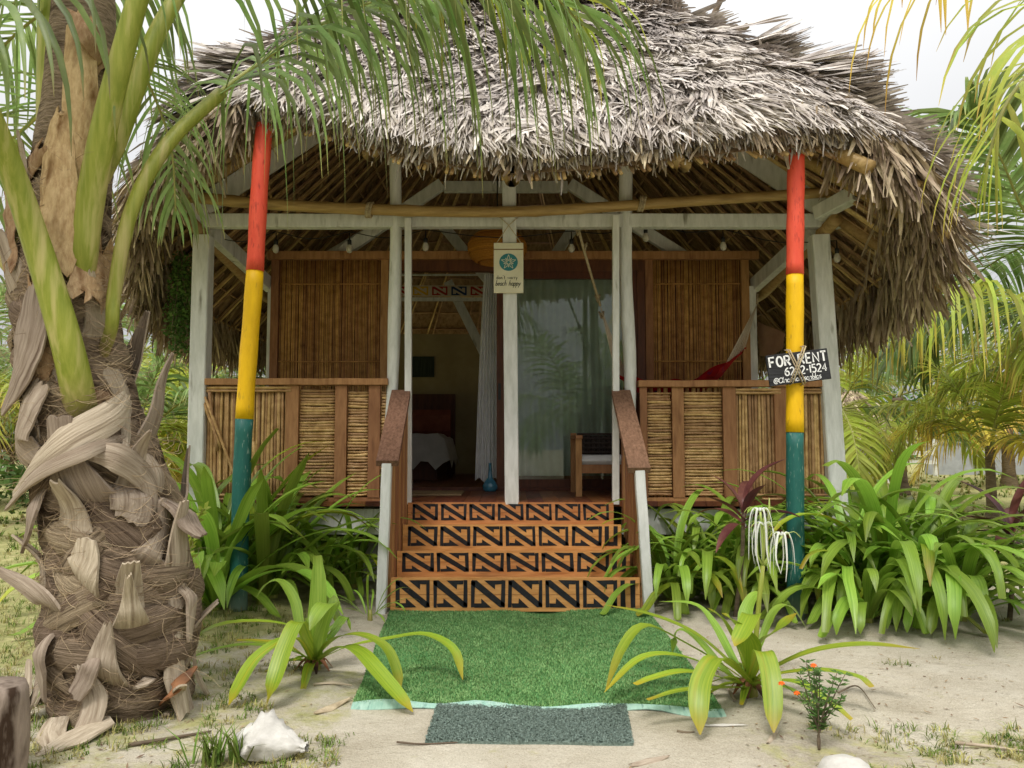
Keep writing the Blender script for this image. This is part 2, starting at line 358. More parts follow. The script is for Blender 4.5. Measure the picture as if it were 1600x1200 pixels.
def blade(mb, p, d, w, n, ln, wd, lift, roll, mt=0, var=None, droop=0):
    sd = (w*math.cos(roll)+n*math.sin(roll)).normalized()
    cv = random.gauss(0,.10)*ln; p1 = p+d*(ln*.4)+n*(lift*.25)+w*cv*.25; p3 = p+d*(ln*.75)+n*(lift*.75)+w*cv*.6; p2 = p+d*ln+n*(lift*.9)+w*cv+V((0,0,-droop*ln))
    k = random.uniform(.1, .6); a_ = random.gauss(0,.35); sd2 = (sd*math.cos(a_)+n*math.sin(a_))
    mb.add([p-sd*wd*.5, p+sd*wd*.5, p1-sd*wd*.55, p1+sd*wd*.55, p3-sd2*wd*.45, p3+sd2*wd*.45, p2-sd2*wd*.5*k, p2+sd2*wd*.5*k], [(0,1,3,2),(2,3,5,4),(4,5,7,6)], mt,
           random.random() if var is None else var, [0,0,.4,.4,.75,.75,1,1])
def cover(t0, t1, rows, per_m, wid, s0=0.0, s1=1.0):
    for r in range(rows):
        sb = s0+(s1-s0)*((r+.5)/rows)
        a, b = R(t0, sb), R(t1, sb); n_ = int(sum((R(lerp(t0,t1,k/12),sb)-R(lerp(t0,t1,(k+1)/12),sb)).length for k in range(12))*per_m)
        rv = random.random()*.25
        for q in range(n_):
            t = lerp(t0, t1, random.random()); s = max(.004, min(.985, sb+random.uniform(-.6,.6)*(s1-s0)/rows))
            p, d, w, n = frame(t, s)
            cl = mnoise.noise((p.x*1.6, p.y*1.6, p.z*1.6))           # clumps lean together
            yaw = cl*.7+random.gauss(0, .28); d2 = (d*math.cos(yaw)+w*math.sin(yaw)).normalized(); w2 = n.cross(d2)
            big = random.random() < .05
            ln = random.uniform(.16, .34)*(1.3 if big else 1)
            blade(mb, p-d2*ln*.55+n*random.uniform(-.02,.03), d2, w2, n, ln, wid*random.uniform(.5,1.5)*(1.8 if big else 1), random.uniform(.005,.055)+(.03 if big else 0), random.gauss(0,.42),
                  0, max(0, min(1, .5+.5*cl+random.gauss(0,.26)+rv-.12+(.10 if s < .27 else -.16))))
tf = 7.3/23.0
ROOF_CLUMPS = 620
cover(0, 7.3/23, 40, 185, .0115, 0, .78)
cover(7.3/23, 11/23, 28, 105, .0125, 0, .85)
cover(11/23, 18/23, 10, 14, .04, 0, .9)
cover(18/23, 1.0, 28, 100, .0125, 0, .85)
roof = mb.build('roof', [M_thatch, M_thbase], HUT)
# ridge tier that laps over the main thatch
mb = MB()
def fan(mb, c, d, w, n, ln, wd, nb, spread, lift=0, mt=0, var=None, droop=0):
    nb = int(nb*1.7)
    for k in range(nb):
        q = (k/(nb-1)-.5)*2 if nb > 1 else 0
        yaw = q*spread; dd = (d*math.cos(yaw)+w*math.sin(yaw)).normalized()
        blade(mb, c+w*q*wd*.25, dd, n.cross(dd), n, ln*random.uniform(.7,1.1), wd/nb*1.5, lift+random.uniform(-.01,.02), random.gauss(0,.25), mt,
              (random.random() if var is None else max(0,min(1,var+random.gauss(0,.12)))), droop)
for tt in [x/400*11/23 for x in range(400)]+[(18+5*x/200)/23 for x in range(200)]:
    for k in range(3):
        t = tt+random.uniform(-.002,.002); s = random.uniform(.60,.90)
        p, d, w, n = frame(t, s); fan(mb, p+n*.13, d, w, n, random.uniform(.3,.5), .12, 4, .25, random.uniform(.02,.12))
for sgn, t in ((1, 7.6/23), (-1, 22.2/23)):        # hip caps: bundles of leaf laid along the hips, ends sticking out
    for k in range(330):
        s = random.uniform(.07, .62); tj = t+random.gauss(0, .006)
        p, d, w, n = frame(tj, s); fan(mb, p+n*random.uniform(.02,.12), (d+w*sgn*random.uniform(-.15,.35)).normalized(), w, n, random.uniform(.3,.5), .09, 4, .2, random.uniform(.02,.10))
    for s0 in (.10, .16, .165, .17, .19, .27, .36, .365, .5):
        for k in range(30):
            p, d, w, n = frame(t+random.gauss(0,.004), s0+random.uniform(-.012,.012)); out = (d*.55+V((sgn*.8,-.1,.28))).normalized()
            fan(mb, p+n*random.uniform(0,.12)-out*.12, out, w, n, random.uniform(.26,.44), .11, 4, .25, .01)
for tc_, s_, od, nk, sp in ((7.0/23,.17,(.92,-.1,.12),90,.05),(7.9/23,.07,(.9,-.15,-.1),45,.05),(7.3/23,.34,(.85,0,.25),50,.04),(8.6/23,.03,(.9,.1,-.3),30,.05),(22.3/23,.15,(-.9,-.1,.1),70,.05)):
    for k in range(nk):        # thick bundles that stand out from the hip in steps
        p, d, w, n = frame(tc_+random.gauss(0,.006), max(.01, s_+random.uniform(-sp,sp)*.5)); o_ = (V(od)+V((0,0,random.gauss(0,.12)))).normalized(); n2 = (n-o_*n.dot(o_)).normalized()
        fan(mb, p+n*random.uniform(.02,.20)-o_*.15, o_, n2.cross(o_), n2, random.uniform(.34,.52), .13, 5, .22, .01)
for k in range(620):           # broad pleated leaf ends lying over the courses
    t = random.uniform(0, 10/23) if random.random() < .8 else random.uniform(20/23, 1); s = random.uniform(.02, .62); p, d, w, n = frame(t, s); yaw = random.gauss(0,.5); d2 = (d*math.cos(yaw)+w*math.sin(yaw)).normalized()
    fan(mb, p+n*.03-d2*.15, d2, n.cross(d2), n, random.uniform(.2,.36), random.uniform(.08,.16), 6, random.uniform(.1,.35), random.uniform(.03,.10))
mb.build('ridge_cap', [M_thatch], roof)
# eave fringe
mb = MB()
def fringe(t0, t1, n_, lmin, lmax, wd, hang, inset=.10, jit=.05, mt=0):
    for q in range(n_):
        t = lerp(t0, t1, random.random()); s = random.uniform(.0, inset)
        p, d, w, n = frame(t, max(.003, s)); e = p-n*random.uniform(.0, .18)
        dd = (d*(1-hang)+V((0,0,-1))*hang+V((random.gauss(0,jit*2),random.gauss(0,jit*2),0))).normalized()
        nn = (n-dd*n.dot(dd)).normalized(); ww = nn.cross(dd)
        blade(mb, e-dd*.08, dd, ww, nn, random.uniform(lmin, lmax), wd*random.uniform(.5,1.6), random.uniform(-.03,.05), random.gauss(0,.5), mt, None, .05)
fringe(0, 6.6/23, 3600, .06, .17, .011, .5, .03, mt=1)
fringe(0, 6.6/23, 2600, .06, .17, .010, .5, .03)
fringe(0, 6.6/23, 520, .10, .24, .014, .75, .02, .22, mt=1)
fringe(0, 6.6/23, 200, .10, .24, .018, .8, .02, .22)
fringe(6.4/23, 9/23, 3000, .25, .55, .022, .6, .09, .14)
fringe(9/23, 13/23, 3000, .3, .55, .025, .75, .05, .1)
fringe(17/23, 20/23, 3000, .3, .55, .025, .75, .05, .1)
fringe(20/23, 1, 3000, .2, .5, .022, .6, .09, .14)
for q in range(22):            # broad folded leaf fans poking out under the edge
    t = random.choice([random.uniform(0, 6.6/23), random.uniform(6.2/23, 9/23), random.uniform(20.5/23, 1)])
    p, d, w, n = frame(t, .005); dd = (d*.6+V((random.gauss(0,.35),-.25,-.75))).normalized(); nn = (n-dd*n.dot(dd)).normalized()
    fan(mb, p-n*random.uniform(.02,.12)-dd*.1, dd, nn.cross(dd), nn, random.uniform(.14,.28), random.uniform(.1,.2), 7, random.uniform(.08,.22), .01, 0, random.random(), .05)
mb.build('eave_fringe', [M_fringe, M_thatch], roof)
# underside: leaf lining and bamboo lattice
mb = MB(); NT, NS = 120, 12
vs = [Lng(i/NT, j/NS*.99) for j in range(NS+1) for i in range(NT)]
mb.add(vs, [(j*NT+i, (j+1)*NT+i, (j+1)*NT+(i+1) % NT, j*NT+(i+1) % NT) for j in range(NS) for i in range(NT)], 0, .5, None, False)
for q in range(9000):          # leaf ends showing between the battens
    t = random.random(); s = random.uniform(.05, .8)
    if 13/23 < t < 17/23: continue
    p = Lng(t, s, .015); d = (Lng(t, s-.02, .015)-p).normalized(); w = (Lng(t+.002, s, .015)-p).normalized(); n = d.cross(w); n = n if n.z < 0 else -n
    w = n.cross(d); blade(mb, p, d, w, n, random.uniform(.12,.3), random.uniform(.012,.04), random.uniform(.0,.03), random.gauss(0,.25))
mb.build('roof_lining', [M_lining], roof)
mb = MB()
for k in range(13):
    s = .05+k*.062
    pts = [Lng(i/150, s, .045)+V((0,0,random.uniform(-.008,.008))) for i in range(151)]
    mb.tube(pts, .013, 5, 0, None, True, caps=False)
for k in range(86):
    t = k/86
    for o_ in (-.0011, .0011): mb.tube([Lng(t+o_, .01, .065), Lng(t+o_+random.uniform(-.0008,.0008), .4, .07), Lng(t+o_, .9, .065)], .013, 5, 0)
mb.build('lattice', [M_batten], roof)
mb = MB()                      # stout bamboo rafters whose ends poke out of the eave
for t, s1 in ((6.3/23,.9),(7.0/23,.9),(7.7/23,.9),(8.6/23,.9),(21.2/23,.9),(22.0/23,.9),(22.6/23,.9),(1.6/23,.9),(3.0/23,.9),(4.6/23,.9)):
    a = Lng(t, 0, .10); b = Lng(t, s1, .12); d = (a-b).normalized()
    ex = .16 if 6 < t*23 < 9 else -.12
    mb.tube([a+d*ex+V((0,0,.06)), a+V((0,0,.05)), a.lerp(b,.5), b], [.05,.05,.048,.035], 10)
mb.build('rafter_poles', [M_bamboo], roof)
mb = MB()                      # ridge poles crossing above the thatch
for a, b in (((1105,45,6.9),(1135,-20,6.7)),((1150,52,6.5),(1168,40,6.5)),((1138,52,6.5),(1150,42,6.6)),((990,24,7),(1010,-20,6.9)),((905,18,7),(925,-20,6.9))):
    pa, pb = P(*a), P(*b); mb.tube([pa-(pb-pa)*2.2, pb], .026, 8)
mb.build('ridge_stick', [M_bark], roof)
# hip rafters, plates, truss (white timber)
def part(name, m, fn, parent=HUT, **kw):
    q = MB(); fn(q); return q.build(name, m, parent, **kw)
XL, XR = -2.36, 2.36
for sx in (XL, XR):
    part('hip_rafter', M_white, lambda q: q.beam((sx*1.05, 5.92, 2.80), (sx*.12, 7.35, 5.1), .07, .16), roof)
    part('plate_beam', M_white, lambda q: q.beam((sx, 6.06, 2.72), (sx*.955, 7.25, 2.52), .07, .13))
    part('back_beam', M_bamboo, lambda q: q.tube([(sx*1.03, 5.8, 2.74), (sx, 7.3, 2.46), (sx, 10.6, 2.4)], .05, 10))
zc = P(790, 286, YW).z
xa, xb = P(692, 286, YW).x, P(888, 286, YW).x
part('collar_tie', M_white, lambda q: q.beam((xa, YW+.12, zc), (xb, YW+.12, zc), .07, .10))
part('truss_rafter', M_white, lambda q: q.beam((xa-.02, YW+.125, zc+.03), (-2.1, YW+.125, 2.50), .07, .11))
part('truss_rafter', M_white, lambda q: q.beam((xb+.02, YW+.125, zc+.03), (2.1, YW+.125, 2.50), .07, .11))
for a, b, y in (((690,350),(790,470),8.3),((900,350),(800,500),8.3),((700,440),(760,560),9.6),((600,350),(480,420),8.4)):
    part('truss_brace', M_white, lambda q: q.beam(P(a[0],a[1],y), P(b[0],b[1],y), .07, .11))
# posts on the porch front: (bottom px, top px, width m, wobble, top z)
def post(name, pts, w, dpt, wob=0, nseg=1):
    q = MB()
    if nseg == 1:
        q.beam(pts[0], pts[1], w, dpt, up=(0,-1,0))
    else:
        a, b = V(pts[0]), V(pts[1])
        c = [a.lerp(b, i/nseg)+V((random.uniform(-wob,wob),random.uniform(-wob,wob)*.5,0)) for i in range(nseg+1)]
        q.tube(catmull(c, nseg*4), [w*random.uniform(.46,.58) for _ in range(nseg*2)], 12, ref=(0,-1,0))
    return q.build(name, M_white, HUT)
def zpost(pxb, pxt, w, name='post', dpt=None, wob=0, nseg=1, z0=-.05, z1=None, y=YF):
    b = P(pxb, 690, y); t = P(pxt, 350, y); d = (t-b)/(t.z-b.z)
    a = b+d*(z0-b.z); e = b+d*((z1 or 3.0)-b.z); return post(name, (a, e), w, dpt or w, wob, nseg)
zpost(310, 319, .125, 'corner_post', z1=2.66)
zpost(1300, 1277, .135, 'corner_post', z1=2.66)
zpost(612, 617, .09, 'porch_post', wob=.012, nseg=7, z1=3.85)
zpost(986, 979, .095, 'porch_post', wob=.012, nseg=7, z1=3.85)
zpost(638, 638, .05, 'slim_post', z0=DZ-.02, z1=2.78, y=5.93)
zpost(962, 962, .05, 'slim_post', z0=DZ-.02, z1=2.80, y=5.93)
zpost(799, 796, .105, 'centre_post', z0=DZ-.02, z1=3.95, dpt=.1, y=5.95)
for sx in (-1, 1): post('wall_post', ((sx*2.2, YW+.02, -.02), (sx*2.2, YW+.02, 2.5)), .1, .1)
for sx in (-1, 1): post('wall_post', ((sx*2.2, YB, -.02), (sx*2.2, YB, 2.5)), .1, .1)
# front beam, spanning between the posts
za = P(500, 347, 6.02).z
part('front_beam', M_white, lambda q: (q.beam((XL-.09, 6.0, za), (XR+.2, 6.0, za), .09, .105, nseg=10, wob=.003)))
part('beam_end', M_white, lambda q: q.beam((XR-.03, 5.9, za+.03), (XR+.14, 5.62, za+.10), .1, .11))
# bamboo crossbar with nodes
def bamboo(q, pts, r, step=.33):
    pts = catmull(pts, 60); rr = []; acc = 0
    for i, p in enumerate(pts):
        if i: acc += (p-pts[i-1]).length
        rr.append(r*(1.10 if (acc % step) < .035 else 1.0)*(1-.12*i/60))
    q.tube(pts, rr, 12)
part('crossbar', M_bamboo, lambda q: bamboo(q, [P(292,307,5.86),P(420,319,5.86),P(600,328,5.86),P(780,331,5.86),P(920,325,5.86),P(1100,313,5.86),P(1348,297,5.86)], .045))
part('crossbar_lashing', M_rope, lambda q: [q.tube([c+V((math.sin(a)*r_*.2+k*.012-.02, -math.cos(a)*r_, math.sin(a)*r_)) for a in [i*math.pi/5 for i in range(11)]], .006, 5)
     for c in (P(1003,318,5.86), P(578,328,5.86)) for k, r_ in ((0,.056),(1,.058),(2,.056),(3,.058))])
# floor platform
def deck(q):
    x = -2.3
    while x < 2.3:
        q.box((x, YF-.08, DZ-.035), (min(x+.118, 2.32), YB, DZ)); x += .121
part('deck', M_floor, deck)
part('fascia_board', M_white, lambda q: q.box((-2.3, YF-.02, DZ-.25), (-.83, YF+.03, DZ-.06)))
part('fascia_board', M_white, lambda q: q.box((.83, YF-.02, DZ-.25), (2.3, YF+.03, DZ-.06)))
part('underfloor_skirt', M_bark, lambda q: (q.box((-2.3, YF+.5, -.05), (2.3, YF+.55, DZ-.05)), q.box((-2.3, YF+.5, -.05), (-2.25, YB, DZ-.05)), q.box((2.25, YF+.5, -.05), (2.3, YB, DZ-.05))))
for x in (-2.0, -1.1, 1.1, 2.0): part('stilt', M_white, lambda q: q.beam((x, YF+.25, -.05), (x, YF+.25, DZ-.04), .11, .11, up=(0,1,0)))
# ---- railings
def X(px, y=YF): return P(px, 640, y).x
ZT, ZB = P(450, 600, YF).z, P(450, 779, YF).z
def cane(q, a, b, r, mt=0):
    a = V(a); b = V(b); n = 5; j = V((random.gauss(0,.002),random.gauss(0,.002),random.gauss(0,.002)))
    pts = [a.lerp(b, i/n)+(j*math.sin(i/n*math.pi)) for i in range(n+1)]
    q.tube(pts, [r*random.uniform(.85,1.15) for _ in range(n+1)], 6, mt, None, True)
def railing(x0, x1, stiles, hpan, vpan, ztr, label):
    rl = MB(); rl.beam((x0, YF-.01, ztr), (x1, YF-.01, ztr), .1, .05, nseg=8, wob=.002)
    r = rl.build('railing', M_wood, HUT, label=label)
    for a, b in stiles:
        part('stile', M_wood, lambda q: q.box((X(a), YF-.035, ZB+.01), (X(b), YF-.005, ztr-.027)), r)
    part('bottom_rail', M_wood, lambda q: q.box((x0+.02, YF-.03, ZB-.05), (x1-.02, YF+.02, ZB+.008)), r)
    for a, b in hpan:
        def f(q):
            z = ZB+.02
            while z < ztr-.075:
                rr = random.uniform(.0092,.0125); tl = random.gauss(0,.0018)
                cane(q, (X(a)+random.uniform(0,.01), YF+random.uniform(-.004,.008), z+rr+tl), (X(b)-random.uniform(0,.01), YF+random.uniform(-.004,.008), z+rr-tl), rr); z += 2*rr+random.uniform(-.0005,.002)
            x = X(a)+.01
            while x < X(b): cane(q, (x, YF+.04, ZB), (x+random.gauss(0,.01), YF+.04, ztr-.03), .011); x += .026
        part('cane_panel', M_cane, f, r)
    for a, b in vpan:
        def f(q):
            x = X(a)+.008
            while x < X(b):
                rr = random.uniform(.009,.014)
                if random.random() > .03: cane(q, (x+rr, YF+random.uniform(-.01,.012), ZB-.02), (x+rr+random.gauss(0,.004), YF+random.uniform(-.01,.012), ztr-.05), rr)
                x += 2*rr+random.uniform(0,.003)
            x = X(a)+.018
            while x < X(b): cane(q, (x, YF+.028, ZB-.02), (x+random.gauss(0,.003), YF+.028, ztr-.05), .012); x += .0235
            for zz in (ztr-.045, ztr-.068, ZB+.03, ZB-.002): cane(q, (X(a)-.0, YF-.03, zz), (X(b)+.05, YF-.03, zz), .011)
        part('cane_panel', M_cane, f, r)
    return r
rl = railing(X(316), X(607), [(306,314),(448,468),(525,543),(577,595)], [(468,525),(543,577),(595,606)], [(316,446)], P(450,597,YF).z, None)
def loose(q):
    for a, b in (((312,612),(345,700)),((320,620),(372,760)),((327,612),(340,705)),((396,690),(402,760))): cane(q, P(a[0],a[1],YF-.05), P(b[0],b[1],YF-.04), .011)
part('loose_canes', M_cane, loose, rl)
railing(X(997), X(1285), [(999,1010),(1049,1067),(1128,1148),(1208,1228)], [(1010,1049),(1067,1128)], [(1148,1208),(1229,1284)], P(1100,600,YF).z, None)
for sx in (-1, 1):             # side railings
    q = MB(); x = sx*2.36; y = YF+.1
    while y < YW-.05: cane(q, (x, y, DZ-.02), (x, y+random.gauss(0,.005), 1.5), .012); y += .028
    q.box((x-.04, YF+.07, 1.5), (x+.04, YW-.06, 1.55), 1); q.build('side_railing', [M_cane, M_wood], HUT)
# ---- door wall at the back of the porch
zh = P(800, 401, YW).z
def wallpanel(pa, pb, lab):
    xa, xb = P(pa, 500, YW).x, P(pb, 500, YW).x
    q = MB()
    for x in (xa, xb-.07): q.box((x, YW-.035, DZ), (x+.07, YW+.035, zh-.03))
    o = q.build('wall_panel', M_wood, HUT)
    def f(q):
        x = xa+.078
        while x < xb-.08:
            rr = random.uniform(.0052,.0075)
            cane(q, (x+rr, YW+random.uniform(-.004,.004), DZ+.02), (x+rr+random.gauss(0,.003), YW+random.uniform(-.004,.004), zh-.035), rr); x += 2*rr+random.uniform(0,.0008)
        for zz in (P(500,444,YW).z, P(500,565,YW).z, .85): cane(q, (xa+.075, YW-.016, zz), (xb-.075, YW-.016, zz+random.gauss(0,.004)), .007)
    part('cane_infill', M_wcane, f, o)
    part('panel_backing', M_darkw, lambda q: q.box((xa+.07, YW+.018, DZ), (xb-.07, YW+.03, zh-.03)), o)
wallpanel(424, 607, 0); wallpanel(1008, 1170, 0)
part('header_beam', M_wood, lambda q: q.beam((P(424,400,YW).x-.02, YW-.045, zh), (P(1182,400,YW).x, YW-.045, zh), .06, .075))
part('door_head', M_darkw, lambda q: q.box((P(607,500,YW).x, YW-.03, zh-.14), (P(1008,500,YW).x, YW+.05, zh-.04)))
xd0, xd1, xd2 = P(776,600,YW).x, P(788,600,YW).x, P(996,600,YW).x
part('door_jamb', M_darkw, lambda q: q.box((P(607,600,YW).x, YW-.04, DZ), (P(614,600,YW).x, YW+.06, zh-.221)))
part('door_jamb', M_darkw, lambda q: q.box((xd2, YW-.04, DZ), (P(1008,600,YW).x, YW+.06, zh-.141)))
part('threshold', M_darkw, lambda q: q.box((P(614,600,YW).x, YW-.05, DZ), (xd2, YW+.06, DZ+.03)))
q = MB()
zt = zh-.142
q.box((xd0, YW-.03, DZ+.031), (xd1, YW+.015, zt)); q.box((xd2-.07, YW-.03, DZ+.031), (xd2-.002, YW+.015, zt))
q.box((xd1, YW-.03, DZ+.031), (xd2-.07, YW+.015, DZ+.10)); q.box((xd1, YW-.03, zt-.07), (xd2-.07, YW+.015, zt))
door = q.build('sliding_door', M_darkw, HUT)
gm = bpy.data.materials.new('window_glass'); gm.use_nodes = True; t = gm.node_tree
gl = t.nodes.new('ShaderNodeBsdfGlossy'); gl.inputs['Roughness'].default_value = .01; tr = t.nodes.new('ShaderNodeBsdfTransparent'); tr.inputs[0].default_value = (.92,.95,.93,1)
fr = t.nodes.new('ShaderNodeFresnel'); fr.inputs[0].default_value = 1.55; ms = t.nodes.new('ShaderNodeMixShader')
t.links.new(fr.outputs[0], ms.inputs[0]); t.links.new(tr.outputs[0], ms.inputs[1]); t.links.new(gl.outputs[0], ms.inputs[2]); t.links.new(ms.outputs[0], t.nodes['Material Output'].inputs[0])
part('pane', gm, lambda q: q.box((xd1, YW-.012, DZ+.10), (xd2-.07, YW-.006, zt-.07)), door)
part('door_handle', M_black, lambda q: q.box((xd0+.015, YW-.045, 1.45), (xd0+.04, YW-.0305, 1.6)), door)
# ---- bedroom shell
M_plaster = mat('ochre_plaster', S(152,136,100), S(172,156,120), 3, (1,1,1), .9, .1, 0, .1)
part('back_wall', M_plaster, lambda q: q.box((-2.2, YB, DZ), (2.2, YB+.06, P(700,522,YB).z)))
for sx in (-1, 1): part('side_wall', M_plaster, lambda q: (q.box((sx*2.2-.03, YW+.08, DZ), (sx*2.2+.03, YB-.002, 1.35)), q.box((sx*2.2-.05, YW+.08, 1.3501), (sx*2.2+.05, YB-.002, 1.40))))  # unseen walls kept at half height so daylight reaches the bedroom
# ---------------------------------------------------------------- staircase with painted risers
random.seed(21)
stairs = thing('staircase', (0, 5.1, 0), 'short wooden staircase with black geometric motifs painted on its risers', 'stairs')
motif = [[(0,.0),(.11,.0),(.11,.95),(0,.98)], [(.0,1),(.15,1),(1,.13),(1,0),(.86,0),(0,.86)], [(.89,0.05),(1,.02),(1,1),(.89,1)],
         [(.11,0),(.62,0),(.30,.34),(.30,.15),(.11,.15)], [(.89,1),(.38,1),(.70,.66),(.70,.85),(.89,.85)]]
steps = [(5.10, 0, .215), (5.37, .190, .345), (5.64, .325, .492), (5.90, .478, .628)]
SW0, SW1 = -.775, .815
for i, (y, z0, z1) in enumerate(steps):
    q = MB(); xl, xr = SW0+(.0 if i == 0 else .0), SW1-(.02*i)
    zm = (z0+z1)/2+random.uniform(-.005,.01)
    z0 = z0-(.03 if i else 0)
    q.box((xl, y, z0), (xr, y+.025, zm-.0015)); q.box((xl, y, zm+.0015), (xr, y+.025, z1-.004))
    n = 7 if i == 3 else 6; pad = .035; gap = .022; h = (z1-z0)-.060 if i else (z1-z0)-.044
    w = ((xr-xl)-2*pad+gap)/(n if i == 3 else n+.46)-gap
    zb = z0+(.046 if i else .026)
    for k in range(n+1):
        x0 = xl+pad+k*(w+gap); sk = random.uniform(-.004,.004)
        def pt(a, b, dx=0): return (x0+a*w+random.uniform(-.0025,.0025)+sk*b, y-.0022, zb+b*h+random.uniform(-.002,.002))
        if k < n:
            for pl in motif:
                q.add([pt(*c) for c in pl], [tuple(range(len(pl)))], 1, random.random())
        elif i < 3:
            for a in (0, .3): q.add([pt(a,0), pt(a+.14,0), pt(a+.14,1), pt(a,1)], [(0,1,2,3)], 1)
            if i in (1, 2): q.add([pt(.14,0), pt(.3,0), pt(.3,.2), pt(.14,.2)], [(0,1,2,3)], 1)
    for k in range(7):         # nail heads
        q.lathe((0,0,0), [(0,0)], 3) if False else None
    q.build('riser', [M_woodh, M_ink], stairs)
    q = MB(); q.beam((xl+.004, y+.145, z1-.055), (xr-.004, y+.145, z1-.055), .236, .026, up=(0,0,1), ch=.2)
    if i < 3: q.build('tread', M_woodh, stairs)
for sx, xo in ((-1, SW0), (1, SW1)):
    q = MB()                   # sloping side boarding made of upright slats under the handrail
    for k in range(9):
        y = 5.12+k*.092; zt = lerp(.93, 1.42, (y-5.05)/.9)
        q.beam((xo+sx*.022-.0*k, y+.04, .02+max(0,(k-1)*.06)), (xo+sx*.022, y+.04, zt), .034, .082, up=(0,1,0))
    q.build('side_boarding', M_wood, stairs)
    q = MB(); a = P(605 if sx < 0 else 999, 724, 5.04); b = P(627 if sx < 0 else 970, 613, 5.93)
    if sx > 0: a = P(999, 735, 5.04)
    q.beam(a, b, .142, .042, nseg=6, wob=.0015); q.build('handrail', M_rail, stairs)
    q = MB(); bx = a.x+(.0 if sx < 0 else .0); q.beam((xo+sx*.055, 5.07, -.04), (a.x+.005*sx, 5.07, a.z+.0), .062, .062, up=(0,-1,0), nseg=6, wob=.002)
    q.build('newel_post', M_white, stairs)
# ---------------------------------------------------------------- painted poles
def pole(pts, r, bands, label):
    c = catmull(pts, 40); rt = thing('painted_pole', (c[0].x, c[0].y, 0), label, 'pole', 'striped poles holding up the front eave')
    names = ('green_band', 'yellow_band', 'red_band'); ms = (M_grn, M_yel, M_red)
    L0 = 0; ln = len(c)-1; cuts = [0]
    for z in bands: cuts.append(next(i for i, p in enumerate(c) if p.z >= z))
    cuts.append(ln)
    for k in range(3):
        seg = c[cuts[k]:cuts[k+1]+1]
        q = MB(); q.tube(seg, [r*(1+.03*math.sin(i*1.3+k)) for i in range(len(seg))], 20); q.build(names[k], ms[k], rt)
    return rt
yl = G(372, 955).y; yr = G(1243, 963).y
pL = [P(372,962,yl), P(374,860,yl), P(380,690,yl), P(388,560,yl), P(398,430,yl), P(405,300,yl), P(413,195,yl)]
pole(pL, .056, [P(0,660,yl).z, P(0,428,yl).z], 'leaning green, yellow and red pole between the palm trunk and the railing')
pR = [P(1243,970,yr), P(1243,860,yr), P(1242,690,yr), P(1242,560,yr), P(1242,435,yr), P(1243,330,yr), P(1244,235,yr)]
pole(pR, .054, [P(0,694,yr).z, P(0,435,yr).z], 'upright green, yellow and red pole carrying the black rent sign')
